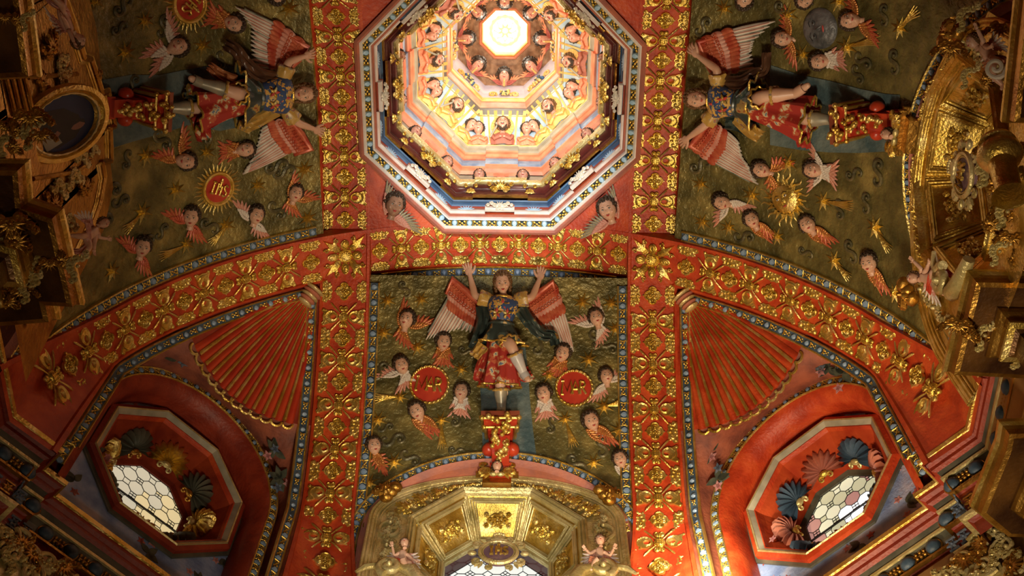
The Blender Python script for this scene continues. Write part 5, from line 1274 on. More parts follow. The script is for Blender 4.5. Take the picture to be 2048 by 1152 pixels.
angel('W', (480, 195, 1, -.05), dict(head=(608, 187, .235), neck=(580, 188, .19), waist=(516, 193, .19), hip=(490, 193, .18), sha=(566, 155, .18), ela=(577, 123, .19), wra=(608, 113, .17), haa=(624, 108, .15),
    shb=(576, 224, .18), elb=(595, 246, .19), wrb=(628, 258, .17), hab=(646, 265, .15), kna=(473, 186, .30), ana=(402, 166, .22), toa=(376, 154, .22), knb=(398, 216, .20), anb=(342, 216, .17), tob=(324, 217, .19)),
    'sideways angel in brown cloak on the left vault panel, hands raised to the rib', seed=1, wings=[((572, 140, .05), (610, 92, .06), [(502, 128, .04), (500, 88, .03), (500, 52, .03), (470, 14, .03)], [(545, 132, .05), (548, 95, .05), (562, 55, .05)]),
    ((578, 238, .05), (618, 296, .06), [(520, 262, .04), (512, 292, .03), (492, 335, .03), (484, 348, .03)], [(545, 246, .05), (556, 270, .05), (578, 300, .05)])],
    boots=('boot', 'boot'), ribbons=[([(560, 160, .17), (520, 150, .20), (490, 125, .17), (470, 100, .14), (450, 88, .13)], (.05, .04), 'brcl', .02), ([(556, 220, .17), (520, 240, .18), (495, 250, .16), (485, 262, .14)], (.05, .05), 'goldcl', .02), ([(495, 205, .18), (440, 225, .20), (405, 250, .17), (408, 280, .13)], (.08, .05), 'redcl', .025), ([(470, 165, .18), (440, 150, .16), (418, 132, .13)], (.05, .03), 'rust', .02), ([(480, 190, .2), (430, 200, .18), (370, 190, .15)], (.06, .05), 'grcl', .02)])
angel('E', (1525, 205, -1, -.05), dict(head=(1394, 198, .235), neck=(1422, 200, .19), waist=(1478, 207, .19), hip=(1502, 206, .18), sha=(1436, 166, .18), ela=(1434, 139, .19), wra=(1396, 112, .17), haa=(1380, 95, .15),
    shb=(1428, 228, .18), elb=(1410, 251, .19), wrb=(1376, 276, .17), hab=(1361, 287, .15), kna=(1522, 193, .30), ana=(1590, 187, .22), toa=(1620, 168, .22), knb=(1606, 238, .20), anb=(1662, 239, .17), tob=(1685, 241, .19)),
    'sideways angel with bare bent leg on the right vault panel, hands raised to the rib', seed=2, wings=[((1432, 150, .05), (1402, 82, .06), [(1510, 135, .04), (1505, 100, .03), (1510, 82, .03), (1552, 42, .03)], [(1468, 140, .05), (1465, 100, .05), (1450, 65, .05)]),
    ((1425, 242, .05), (1385, 290, .06), [(1480, 288, .04), (1488, 318, .03), (1505, 340, .03), (1518, 368, .03)], [(1448, 262, .05), (1440, 290, .05), (1420, 318, .05)])],
    boots=('skin', 'boot'), ribbons=[([(1440, 165, .17), (1480, 165, .20), (1510, 148, .17), (1530, 140, .15), (1532, 105, .13)], (.05, .03), 'brcl', .02), ([(1470, 235, .17), (1495, 255, .18), (1520, 275, .16)], (.05, .05), 'goldcl', .02), ([(1510, 215, .18), (1560, 240, .20), (1600, 255, .17), (1605, 295, .13)], (.08, .05), 'redcl', .025), ([(1450, 245, .17), (1480, 250, .15), (1500, 268, .14)], (.05, .04), 'grcl', .02)])
# ---------------------------------------------------------------- corbels carrying the angels
def corbel(wl, px, py, ux, uy, label, s=1.0):
    F = place(px, py, ux, uy, wl, .15, s) @ T3(0, 0, -.15); root = empty('corbel', F, label, 'corbel')
    # Y towards the crown, Z into the room; origin just under the board
    m = MB(); m.add(box((0, .012, .15), (.27, .030, .30))); m.build('board', ['wood'], root, Matrix(), smooth=False)
    m = MB()
    for z0, y0, sx, sz in ((.13, -.02, .23, .26), (.12, -.055, .17, .24), (.09, -.14, .13, .18), (.06, -.24, .12, .12), (.045, -.31, .15, .09)): m.add(box((0, y0-.02, z0), (sx, .05 if y0 > -.1 else .10, sz)))
    m.build('red_bracket', ['redg'], root, Matrix(), smooth=False)
    for sg in (-1, 1):
        m = MB(); m.add(tube(spiral(sg*.085, -.175, .006, .040, PI/2, sg*1.3, 16, .08), .016, 6)); m.add(ell((sg*.085, -.175, .06), (.05, .05, .06), 12, 6)); m.build('red_volute', ['redg'], root, Matrix())
        m = MB(); m.add(tube([(sg*.12, -.02, .02), (sg*.125, -.02, .28)], .013, 8)); m.add(tube([(sg*.10, -.075, .02), (sg*.105, -.075, .24)], .012, 8)); m.add(ell((sg*.13, -.02, .29), .020, 8, 6)); m.add(ell((sg*.115, -.075, .25), .018, 8, 6)); m.build('gilded_baluster', ['gold'], root, Matrix())
    r = random.Random(int(px)); m = MB()
    m.add(tube([(-.125, -.02, .285), (.125, -.02, .285)], .011, 6)); m.add(tube([(-.10, -.075, .25), (.10, -.075, .25)], .010, 6))
    for k in range(34):
        t = k/33; y = -.01-.30*t; w_ = .085*(1-.75*t)*(1+.3*math.sin(t*14)); x = r.uniform(-1, 1)*w_; z = .30*(1-t)**.8+.05
        m.add(ell((x, y, z), (r.uniform(.014, .024),)*3, 7, 5))
    for sg in (-1, 1):
        for q in range(4): m.add(tube(spiral(sg*(.055-.011*q), -.03-.065*q, .004, .026, 0, sg*1.2, 10, .29-.055*q), .009, 5))
    m.build('gilded_fruit_swag', ['gold'], root, Matrix()); return root
corbel('S', 1001, 844, .0, -1, 'red scrolled corbel with gilt swag under the front angel, above the golden arch')
corbel('W', 310, 217, 1, -.03, 'red scrolled corbel with gilt swag under the left angel, beside the oval painting', .9)
corbel('E', 1696, 243, -1, -.06, 'red scrolled corbel with gilt swag under the right angel, left of the arch keystone', .9)
# ---------------------------------------------------------------- figures inside the lantern
def lan_frame(k, t, r, z, tilt, s): return oframe(k, t, r, z, tilt) @ SC(s)
SAINTN = {0: 'front', 1: 'left front', 2: 'left', 3: 'left back', 4: 'back', 5: 'right back', 6: 'right', 7: 'right front'}
def bust(k, t, r, z, tilt, s, label, beard, halo, robe, seed, cat='saint relief', obj_='saint_bust'):
    root = empty(obj_, lan_frame(k, t, r, z, tilt, s), label, cat, 'relief busts round the lantern')
    if halo:
        m = MB(); m.add(prism(circ(1.55, 28), .0, .12)); 
        for q in range(20): m.add(tube([(1.0*math.cos(q*.314), 1.0*math.sin(q*.314), .14), (1.5*math.cos(q*.314), 1.5*math.sin(q*.314), .14)], .04, 4))
        m.build('halo', ['orange'], root, Matrix())
    H_ = T3(0, .1, .55) @ RX(-8); obj('head', head_mesh('skinb', .95, beard, 0), root, H_); obj('hair', hair_mesh(seed % 3, 'hairb' if beard else 'hair'), root, H_)
    m = MB(); P = []
    for i, (y, rx, rz) in enumerate(((-.9, .45, .35), (-1.15, .95, .5), (-1.5, 1.45, .62), (-2.1, 1.62, .62), (-2.7, 1.5, .5))):
        P.append([(rx*(1+.05*math.cos(9*a))*math.cos(a), y+.06*math.sin(5*a), .05+rz*(1+.08*math.cos(9*a))*math.sin(a)) for a in np.linspace(0, PI, 22)])
    m.add(flip(grid(np.array(P)))); m.build('robe', [robe], root, Matrix())
    m = MB()
    for sg in (-1, 1): m.add(tube([(sg*1.3, -1.5, .4), (sg*1.0, -2.1, .85), (sg*.35, -1.85, .95)], [.3, .26, .16], 8)); m.add(ell((sg*.25, -1.80, .95), (.22, .16, .14), 8, 5), 1)
    m.build('arms', [robe, 'skinb'], root, Matrix()); return root
for k in range(8):
    for q, t in enumerate((-.30, 0, .30)):
        if q == 1: bust(k, 0, .560, 9.35, .80, .062, 'bearded saint bust with gold halo on the %s side of the lantern frieze' % SAINTN[k], True, True, ('rose', 'orange', 'coral')[k % 3], k)
        else: bust(k, t*.66, .585, 9.33, .80, .052, 'angel bust %s of the saint on the %s side of the lantern' % ('clockwise' if q else 'anticlockwise', SAINTN[k]), False, False, ('coral', 'orange')[(k+q) % 2], k+q, 'angel relief', 'angel_bust')
    m = MB()
    for q in range(9):
        t = -.22+.055*q; v, f = box((0, 0, 0), (.016+.010*(q % 2), .30, .006)); m.add((v, f), 0, T3(t, 0, 0) @ RZ(-t*40))
    m.build('gilded_ray_beam', ['orange'], LAN, oframe(k, 0, .560, 9.345, .80) @ T3(0, 0, .0), smooth=False)
    # implements beside the saints
    m = MB(); a = 30+20*(k % 4); m.add(tube([(-.10, -.09, .04), (-.04, .02, .05)], .008, 6)); m.add(box((-.035, .03, .05), (.045, .018, .012), None)); m.build('emblem_staff', ['grey'], LAN, oframe(k, 0, .575, 9.33, .80))
    # seated pairs on the ledge under the cornice
for k in range(8):
    for sg in (-1, 1):
        root = empty('ledge_head', oframe(k, sg*.17, .79, 8.77, .45) @ SC(.052), 'small dark head %s on the %s side above the gilt rim of the lantern' % ('clockwise' if sg > 0 else 'anticlockwise', SAINTN[k]), 'head relief', 'heads above the gilt rim of the lantern')
        obj('head', head_mesh('skinb', 1.0), root, T3(0, 0, .4)); obj('hair', hair_mesh(k % 3, 'hair'), root, T3(0, 0, .4)); 
        m = MB()
        for q in range(5): v, f = dome(leafo(2.0, .28), 0, .25); m.add((v, f), 0, T3(0, -1.0, 0) @ RZ(-150+30*q))
        m.build('winged_collar', ['orange'], root, Matrix())
    m = MB(); m.add(box((0, 0, .01), (.06, .12, .02))); m.add(box((0, .055, .015), (.12, .016, .03))); m.build('coral_bracket', ['coral'], LAN, oframe(k, 0, .80, 8.76, .1), smooth=False)
    # winged heads blowing round the oculus with fruit swags
    root = empty('blowing_head', oframe(k, 0, .335, 10.06, 1.0) @ SC(.062), 'dark-haired winged head with puffed cheeks on the %s side of the oculus' % SAINTN[k], 'angel head', 'winged heads round the oculus')
    obj('head', head_mesh('skinb', 1.2), root, T3(0, 0, .25) @ RX(-10)); obj('hair', hair_mesh((k+1) % 3, 'hair'), root, T3(0, .14, .30) @ RX(-10) @ SC(1.12))
    for sg in (-1, 1): obj('wing', wing_mesh('petalr', 'coral', 'orange', 6, 1.9, sg < 0), root, T3(sg*-.3, -1.15, .05) @ RZ(155 if sg > 0 else 25) @ SC(1.05))
    m = MB(); m.add(tube([(0, -.55, 1.1), (0, -.9, 1.2), (0, -1.5, .7)], [.06, .12, .16], 7)); m.build('blown_stem', ['orange'], root, Matrix())
    m = MB(); r = random.Random(k)
    for q in range(12): m.add(ell((r.uniform(-.05, .05), r.uniform(-.035, .04), .022), .015, 7, 5), 0 if (q < 8 or k % 2 == 0) else 1)
    for q in range(4): v, f = dome(leafo(.05, .014), 0, .01); m.add((v, f), 2, T3(0, 0, .025) @ RZ(90*q+40))
    for sg in (-1, 1): m.add(tube(spiral(sg*.095, -.01, .008, .036, PI/2, sg*1.3, 14, .015), .010, 6), 3)
    m.build('fruit_swag', ['orange', 'navy', 'leafg', 'orange'], LAN, oframe(k, 0, .428, 9.82, .25))
# ---------------------------------------------------------------- putti
def putto(M, label, pose, s=.30, cloth='redg', wcol='pink', seed=0, look=0, tilt=(0, 0)):
    """seated child angel, Y up, Z towards the viewer; pose gives joint positions in units of its height"""
    root = empty('putto', M @ RX(22) @ SC(s*1.28), label, 'cherub figure'); P = {k: Vector(v) for k, v in pose.items()}; js = []; ids = {}; es = []
    def j(k, p, r): ids[k] = len(js); js.append((tuple(p), r)); return ids[k]
    j('hip', P['hip'], .125); j('belly', P['hip'].lerp(P['chest'], .5)+Vector((0, 0, .03)), .128); j('chest', P['chest'], .110); j('neck', P['chest'].lerp(P['head'], .5), .055)
    es += [(0, 1), (1, 2), (2, 3)]
    for q in 'ab':
        a = j('s'+q, P['chest'].lerp(P['el'+q], .35)+Vector((0, .04, 0)), .062); b = j('e'+q, P['el'+q], .047); c = j('w'+q, P['ha'+q], .032); es += [(2, a), (a, b), (b, c)]
        a = j('t'+q, P['hip'].lerp(P['kn'+q], .45), .100); b = j('k'+q, P['kn'+q], .074); c0 = j('c'+q, P['kn'+q].lerp(P['an'+q], .5), .066); c = j('a'+q, P['an'+q], .040); d = j('f'+q, P['to'+q], .034); es += [(0, a), (a, b), (b, c0), (c0, c), (c, d)]
    skin_body('body', js, es, 0, ['skin'], root, Matrix())
    for q, sg in (('a', -1), ('b', 1)):
        H_ = P['ha'+q]; d = (H_-P['el'+q]).normalized(); m = MB(); m.add(ell(tuple(H_+d*.02), (.040, .040, .024), 9, 6)); x_ = d.orthogonal().normalized() if abs(d.z) > .9 else Vector((-d.y, d.x, 0)).normalized()
        for k in range(4): p = H_+d*.04+x_*(.028-.019*k); m.add(tube([p, p+d*.045+x_*(.006-.004*k), p+d*.075+Vector((0, 0, .012))], [.012, .011, .008], 6))
        p = H_+x_*(-.034*sg); m.add(tube([p, p+x_*(-.03*sg)+d*.02, p+x_*(-.035*sg)+d*.05], [.013, .012, .008], 6)); m.build('hand', ['skin'], root, Matrix())
    Hm = T3(*P['head']) @ RZ(tilt[1]) @ RX(tilt[0]) @ SC(.135); obj('head', head_mesh('skin', 1.2, look=look), root, Hm); obj('hair', hair_mesh(seed, 'hairb'), root, Hm)
    c = P['hip']; m = MB(); m.add(ribbon([tuple(c+Vector(v)) for v in ((-.26, .06, .10), (-.05, -.02, .17), (.16, -.06, .16), (.30, -.22, .06), (.26, -.42, .04))], (.085, .06), .03, seed, .01)); m.build('red_loincloth', [cloth], root, Matrix())
    for sg in (-1, 1): obj('wing', wing_mesh(*WCOL[wcol], n=6, L=1.9, flipx=sg > 0), root, T3(*(P['chest']+Vector((sg*.09, .02, -.10)))) @ RZ(-62 if sg > 0 else 242) @ RY(0) @ SC(.27))
    return root
SIT_L = dict(hip=(0, 0, 0), chest=(-.02, .30, .02), head=(0, .56, .08), ela=(-.24, .20, .05), haa=(-.30, .44, .12), elb=(.22, .12, .05), hab=(.34, .02, .12), kna=(.02, -.06, .26), ana=(.20, -.24, .22), toa=(.25, -.30, .28), knb=(.20, -.10, .24), anb=(.26, -.36, .20), tob=(.28, -.40, .28))
SIT_R = dict(hip=(0, 0, 0), chest=(.01, .32, .02), head=(.02, .60, .06), ela=(-.24, .22, .05), haa=(-.34, .30, .12), elb=(.24, .16, .05), hab=(.34, .34, .12), kna=(-.12, -.05, .26), ana=(-.22, -.28, .20), toa=(-.24, -.34, .27), knb=(.10, -.10, .26), anb=(-.02, -.34, .20), tob=(-.04, -.40, .28))
RECL = dict(hip=(0, 0, 0), chest=(-.05, .32, .02), head=(-.16, .56, .06), ela=(.12, .36, .08), haa=(.20, .60, .10), elb=(.20, .16, .12), hab=(.34, .10, .16), kna=(-.04, -.24, .20), ana=(-.10, -.50, .10), toa=(-.12, -.58, .16), knb=(.24, -.10, .22), anb=(.36, -.28, .16), tob=(.44, -.30, .22))
# ---------------------------------------------------------------- the two gilded window retables (front and right)
def arcw(a_, b_, zc, cx, zlow, n=40):
    """elliptical arch with jambs in local XY"""
    P = [(cx-a_, y) for y in np.linspace(zlow, zc-.02, 6)]+[(cx-a_*math.cos(t), zc+b_*math.sin(t)) for t in np.linspace(.02, PI-.02, n)]+[(cx+a_, y) for y in np.linspace(zc-.02, zlow, 6)]
    return P
ORN_SP = ornament(5, .20, .14, n=3, shell=False); ORN_CL = ornament(9, .15, .15, ('goldd',), 3, True); ORN_L = ornament(12, .26, .16, ('goldp',), 5, False); ORN_D = ornament(14, .24, .16, ('goldd',), 5, True)
ORN_F = ornament(7, .24, .16, ('gold',), 4, True)
def gilded_window(M, key, label, g='goldp', g2='gold', zc_arch=.24, pick=None, no=3, cxa=0.0, ar=(.850, .490)):
    root = empty('gilded_window_retable', M, label, 'retable')
    # archivolt bands
    A_, B_ = ar; bands = [(A_-.022*q, B_-.022*q) for q in range(4)]; EA, EB = A_-.07, B_-.07; ZL = -.75
    for i, (a_, b_) in enumerate(bands):
        p = arcw(a_, b_, zc_arch, cxa, -.75); m = MB(); nn = [Vector((0, 0, 1))]*len(p); r_ = (.011, .016, .010, .007)[i]
        m.add(tube([(x, y, .035-.006*i) for x, y in p], r_, 7)); m.build('gilded_arch_moulding', [g], root, Matrix())
    m = MB(); p0, p1 = arcw(A_+.012, B_+.01, zc_arch, cxa, -.75), arcw(A_-.11, B_-.105, zc_arch, cxa, -.75)
    v, f = grid(np.array([[(x, y, .02) for x, y in p0], [(x, y, .005) for x, y in p1]])); m.add(flip((v, f))); m.build('gilded_arch_band', [g], root, Matrix())
    # spandrel field between arch and octagon
    m = MB(); n = 72; P = []
    for k in range(n):
        a = 2*PI*k/n; kk = (a+PI/8) % (PI/4)-PI/8; r0 = .585/math.cos(kk); dx, dy = math.cos(a), math.sin(a)
        r1 = EA/max(1e-6, abs(dx)); r1 = min(r1, EA+.12)
        if dy > 0:   # ellipse hit
            A = (dx/EA)**2+(dy/EB)**2; B = -2*dy*zc_arch/EB**2; C_ = (zc_arch/EB)**2-1; D_ = B*B-4*A*C_
            if D_ > 0:
                t = (-B+math.sqrt(D_))/(2*A)
                if dy*t > zc_arch: r1 = t
        r1 = max(r1, r0+.01); P.append([(dx*r0, dy*r0, 0), (dx*r1, dy*r1, 0.004)])
    m.add(flip(grid(np.array(P), cu=True))); m.build('gilded_field', [g], root, Matrix())
    # leaf scroll frieze in the spandrels
    for a in (30, 41, 52, 63, 74, 106, 117, 128, 139, 150):
        t = math.radians(a); kk = (t+PI/8) % (PI/4)-PI/8; r0 = .605/math.cos(kk); dx, dy = math.cos(t), math.sin(t); A = (dx/EA)**2+(dy/EB)**2; B = -2*dy*zc_arch/EB**2; C_ = (zc_arch/EB)**2-1; r1 = (-B+math.sqrt(max(0, B*B-4*A*C_)))/(2*A); g_ = r1-r0
        if g_ < .03: r1 = r0+.05; g_ = .05
        obj('gilded_leaf_frieze', ORN_F, root, T3((r0+r1)/2*dx+cxa*.5, (r0+r1)/2*dy, .012) @ RZ(a-90) @ SC(.62, min(1.25, g_/.13), 1))
    for sg in (-1, 1):
        for y0 in (.18, -.06, -.30): obj('gilded_leaf_frieze', ORN_L, root, T3(cxa+sg*.69, y0, .012) @ RZ(90*sg) @ SC(.95, .9, 1))
        m = MB(); m.add(tube(spiral(cxa+sg*.70, .12, .03, .10, PI/2, sg*1.1, 20, .02), .014, 6)); m.build('gilded_scroll', [g], root, Matrix())
        obj('gilded_leaf_cluster', ORN_CL, root, T3(cxa+sg*(.775 if key == 'S' else .76), (.435 if key == 'S' else .20), .09) @ RZ(-sg*42) @ SC(1.0, 1.0, 1.8)); m = MB()
        for q in range(3): m.add(ell((cxa+sg*(.76-.03*q), (.40 if key == 'S' else .16)+.03*q, .08+.02*q), (.05, .04, .04), 10, 6))
        m.build('gilded_boss', ['goldd'], root, Matrix())
    def oring(name, rows, mt, fl=False):
        P = [[(x, y, z) for x, y in oct_(ap)] for ap, z in rows]; v, f = grid(np.array(P), cv=True); mm = MB(); mm.add((v, f if fl else [q[::-1] for q in f])); return mm.build(name, [mt], root, Matrix(), smooth=False)
    oring('octagon_outer_moulding', [(.602, 0), (.600, .035), (.590, .042), (.582, .034)], g); oring('octagon_middle_moulding', [(.582, .036), (.574, .046), (.564, .034), (.560, .024)], g); oring('octagon_inner_moulding', [(.560, .028), (.552, .036), (.542, .022), (.538, .0)], g)
    # eight splayed panels with mouldings and cartouches
    A0, Z0, A1, Z1 = .538, .0, .365, -.27
    for k in range(8):
        a = k*PI/4; out = Vector((math.cos(a), math.sin(a), 0)); tg = Vector((-math.sin(a), math.cos(a), 0)); c0, c1 = out*A0+Vector((0, 0, Z0)), out*A1+Vector((0, 0, Z1)); h0, h1 = A0*math.tan(PI/8), A1*math.tan(PI/8)
        lu = (c1-c0); n = tg.cross(lu).normalized(); n = n if n.dot(out) < 0 else -n
        def q(u, v, h=0): b = h0*(1-v)+h1*v; return c0+lu*v+tg*(b*u)+n*h
        m = MB(); m.add(([tuple(q(*t)) for t in ((-1, 0), (1, 0), (1, 1), (-1, 1))], [[0, 1, 2, 3]])); pan = m.build('splay_panel', [g2 if key == 'S' else g], root, Matrix(), smooth=False)
        for e, (u, hh, tt) in enumerate(((.90, .010, .010), (.80, .018, .008), (.72, .008, .006))):
            d0 = .06+.04*e; d1 = 1-.05-.035*e; m = MB(); L_ = [q(-u, d0, hh), q(u, d0, hh), q(u, d1, hh), q(-u, d1, hh)]
            for i in range(4): m.add(tube([L_[i], L_[(i+1) % 4]], tt, 6))
            m.build('panel_moulding', [g], pan, Matrix())
        Mp = frame(q(0, .5, .006), n, -lu); obj('panel_cartouche', ORN_SP, pan, Mp @ SC(.95, 1.0, 1)); obj('panel_cartouche', ORN_SP, pan, Mp @ RZ(180) @ SC(.95, 1.0, 1)); obj('panel_cartouche', ORN_SP, pan, Mp @ RZ(90) @ SC(.6, .6, 1)); 
        m = MB(); m.add(ell((0, 0, .006), (.052, .038, .016), 16, 6)); m.add(ring(.056, .007, 20, ry=.042, z=.010)); m.build('oval_boss', [g], pan, Mp)
        m = MB(); m.add(tube([q(1, 0, .004), q(1, 1, .004)], .014, 6)); m.build('splay_rib', [g], root, Matrix())
    oring('inner_gilded_ring', [(.368, -.262), (.352, -.275), (.345, -.30)], g); oring('dark_reveal', [(.346, -.30), (.342, -.40)], 'maroon')
    leaded(root, oct_(.342), .12, T3(0, 0, -.39), pick, diag=False)
    return root
pickS = lambda r, x, y: 'p_white'
pickE = lambda r, x, y: 'p_white' if r.random() < .5 else 'p_pink'
MS_ = Matrix(((1, 0, 0, .025), (0, 0, -1, 2.42), (0, 1, 0, 6.27), (0, 0, 0, 1)))
ME_ = Matrix(((0, 0, -1, 2.47), (-1, 0, 0, -.31), (0, 1, 0, 5.93), (0, 0, 0, 1)))
gilded_window(MS_, 'S', 'gilded arch retable in front with an octagonal splayed window', pick=pickS)
gilded_window(ME_, 'E', 'gilded arch retable at the right edge with an octagonal splayed window', g='gold', g2='gold', pick=pickE, zc_arch=-.33, cxa=-.06, ar=(.915, .93))
def loc_on(M, px, py, h):
    """point of a retable frame seen under a photo position, h in front of its face"""
    n = M.to_3x3() @ Vector((0, 0, 1)); P = hit_plane(px, py, M.translation+n*h, n); return M.inverted() @ P
def at(M, px, py, h, rot=0): p = loc_on(M, px, py, h); return M @ T3(p.x, p.y, h) @ RZ(rot)
# keystones with a small face and scrolls
def keystone(M, label, s=1.0, rot=0):
    root = empty('keystone', M, label, 'keystone'); m = MB()
    for z, w_, y in ((.02, .30, .05), (.05, .27, .03), (.08, .24, .01)): m.add(box((0, y, z), (w_, .028, .04)))
    m.add(box((0, 0, 0), (.20, .13, .06))); m.build('moulded_block', ['goldd'], root, Matrix(), smooth=False)
    for sg in (-1, 1):
        m = MB(); m.add(tube(spiral(sg*.075, -.03, .006, .045, PI/2, -sg*1.3, 16, .10), .013, 7)); m.add(tube(spiral(sg*.10, .045, .006, .030, PI/2, sg*1.2, 14, .10), .010, 7))
        for k in range(3): v, f = dome(leafo(.07, .018), 0, .02); m.add((v, f), 0, T3(sg*.06, -.04, .09) @ RZ(-90+sg*(20+30*k)))
        m.build('gilded_scroll', ['gold'], root, Matrix())
    obj('head', head_mesh('skin', 1.1), root, T3(0, -.01, .13) @ SC(.040)); obj('hair', hair_mesh(1, 'hair'), root, T3(0, -.01, .13) @ SC(.040))
    m = MB()
    for sg in (-1, 1): m.add(ell((sg*.025, -.062, .10), (.03, .016, .018), 8, 5))
    m.build('gilded_collar', ['goldp'], root, Matrix()); return root
keystone(at(MS_, 994, 962, .05), 'gilded keystone with a small face between the front corbel and the golden arch')
keystone(at(ME_, 1818, 268, .05), 'gilded keystone with a small face where the right corbel meets the arch')
def cartouche(M, label, st, field, rx=.115, ry=.105):
    root = empty('monogram_cartouche', M, label, 'cartouche'); m = MB(); m.add(prism(circ(rx, 30, ry=ry), 0, .03)); m.build('cartouche_field', [field], root, Matrix())
    m = MB(); m.add(ring(rx*1.02, .013, 34, ry=ry*1.02, m=6, z=.03)); m.add(ring(rx*.86, .005, 34, ry=ry*.86, m=5, z=.032)); m.build('gilded_oval_rim', ['goldp'], root, Matrix())
    letters(st, rx*.70, .045, .0085).build('gilded_monogram', ['gold'], root, Matrix())
    m = MB()
    for sx in (-1, 1):
        for sy in (-1, 1):
            m.add(tube(spiral(sx*rx*1.18, sy*ry*.75, .006, .036, sy*PI/2, sx*sy*1.2, 14, .02), .011, 6)); m.add(tube(spiral(sx*rx*.55, sy*ry*1.28, .005, .026, 0, sx*sy*1.2, 12, .02), .009, 6))
            for k in range(3): v, f = dome(leafo(.06, .016), 0, .016); m.add((v, f), 0, T3(sx*rx*.95, sy*ry*.8, .012) @ RZ(math.degrees(math.atan2(sy, sx))+(k-1)*30))
        m.add(ell((sx*rx*1.45, 0, .02), (.03, .02, .016), 8, 5))
    m.build('gilded_scroll_frame', ['goldp'], root, Matrix()); m = MB()
    for k in range(5): v, f = dome(leafo(.07, .014), 0, .02); m.add((v, f), 0, T3(0, ry*1.15, .02) @ RZ(50+20*k)); m.add(ell((.045*math.cos(math.radians(50+20*k)), ry*1.25+.05*math.sin(math.radians(50+20*k)), .035), .011, 7, 5))
    m.add(tube([(-.05, ry*1.12, .03), (0, ry*1.18, .03), (.05, ry*1.12, .03)], .012, 6)); m.build('gilded_crown', ['goldp'], root, Matrix()); return root
cartouche(at(MS_, 997, 1112, .10), 'oval violet cartouche with gilded letters and a crown, hanging before the front window', IHS, 'medvio')
cartouche(at(ME_, 1938, 350, .10, 6), 'oval violet cartouche with a gilded monogram before the right window', MAR, 'medvio', .105, .115)
def volute(M, label, sg=1):
    root = empty('gilded_volute', M, label, 'volute'); m = MB()
    m.add(tube(spiral(0, 0, .012, .075, PI/2, sg*1.45, 24, .04), .026, 8)); m.add(ell((0, 0, .05), (.022, .022, .04), 10, 6)); m.build('scroll', ['goldp'], root, Matrix())
    m = MB(); m.add(tube([(sg*.07, .02, .02), (sg*.14, -.02, .03), (sg*.19, -.12, .03), (sg*.20, -.26, .02)], [.03, .045, .045, .03], 8)); m.add(tube([(-sg*.06, .03, .03), (-sg*.15, .01, .03), (-sg*.20, -.04, .03)], [.02, .022, .01], 7)); m.build('scroll_arm', ['goldp'], root, Matrix())
volute(at(MS_, 779, 1144, .16), 'pale gilt volute under the reclining child angel, left of the front window', 1)
volute(at(MS_, 1206, 1146, .16), 'pale gilt volute under the seated child angel, right of the front window', -1)
volute(at(ME_, 1898, 560, .16, 80), 'gilt volute beside the child angel at the right arch', -1)
putto(at(MS_, 806, 1128, .17), 'child angel with red cloth sitting on the volute left of the front window', SIT_L, .19, 'redg', 'pink', 1, -1, (-25, 8))
putto(at(MS_, 1200, 1126, .17), 'child angel with red cloth sitting on the volute right of the front window', SIT_R, .20, 'coral', 'pink', 0, 1, (-10, 4))
putto(at(ME_, 1872, 561, .14, 2), 'child angel reclining sideways below the golden arch at the right', RECL, .21, 'redg', 'pink', 2, 0, (-10, 10))
putto(at(ME_, 1990, 118, .12, -40), 'shadowed child angel at the top right corner of the right arch', RECL, .20, 'rust', 'pink', 1, 0, (-10, 0))
MW_ = Matrix(((0, 0, 1, -2.43), (1, 0, 0, -.28), (0, 1, 0, 6.5), (0, 0, 0, 1)))
# ---------------------------------------------------------------- left retable with the oval painting
root = empty('gilded_painting_retable', MW_, 'stepped gilded retable crest at the left edge framing an oval painting', 'retable')
sil = [(128, -20), (150, 42), (170, 108), (184, 112), (206, 182), (218, 178), (231, 248), (222, 252), (224, 318), (206, 322), (211, 352), (203, 400), (190, 440), (160, 505), (142, 548)]
SL = [loc_on(MW_, x, y, .10) for x, y in sil]
m = MB(); n = len(SL); v = [(p.x, p.y, z) for z in (0, .10) for p in SL]+[(p.x*.9, -1.0, z) for z in (0, .10) for p in SL]
f = []
for i in range(n-1): f.append([i, i+1, n+i+1, n+i]); f.append([n+i, n+i+1, 3*n+i+1, 3*n+i])
m.add((v, f)); vb = [(p.x, p.y) for p in SL]+[(SL[-1].x, -1.2), (SL[0].x, -1.2)]; 
for i in range(n-1):
    for z_ in (-.01, .096): a, b = SL[i], SL[i+1]; m.add(([(a.x, a.y-.01, z_), (b.x, b.y-.01, z_), (b.x+.02, -1.2, z_), (a.x-.02, -1.2, z_)], [[0, 3, 2, 1]]))
m.add(([(-1.1, -1.3, .085), (.9, -1.3, .085), (.62, .05, .085), (.45, .30, .085), (-.5, .40, .085), (-1.1, .25, .085)], [[0, 1, 2, 3, 4, 5]])); m.build('crest_board', ['goldd'], root, Matrix(), smooth=False)
def inset(pts, d):
    out = []
    for i, p in enumerate(pts):
        a = pts[max(0, i-1)]; b = pts[min(len(pts)-1, i+1)]; t = Vector((b.x-a.x, b.y-a.y)).normalized(); nn = Vector((t.y, -t.x)); nn = nn if (nn.y < 0 or abs(nn.y) < .05) else -nn
        out.append((p.x*(1-d*.45), p.y-d, .0))
    return out
for d, tt, zz in ((.008, .014, .10), (.045, .020, .105), (.085, .012, .10), (.115, .008, .10)):
    m = MB(); q = inset(SL, d)
    for i in range(len(q)-1): m.add(tube([(q[i][0], q[i][1], zz), (q[i+1][0], q[i+1][1], zz)], tt, 6)); m.add(ell((q[i][0], q[i][1], zz), tt*1.02, 6, 4))
    m.build('crest_moulding', ['gold' if d != .045 else 'goldd'], root, Matrix())
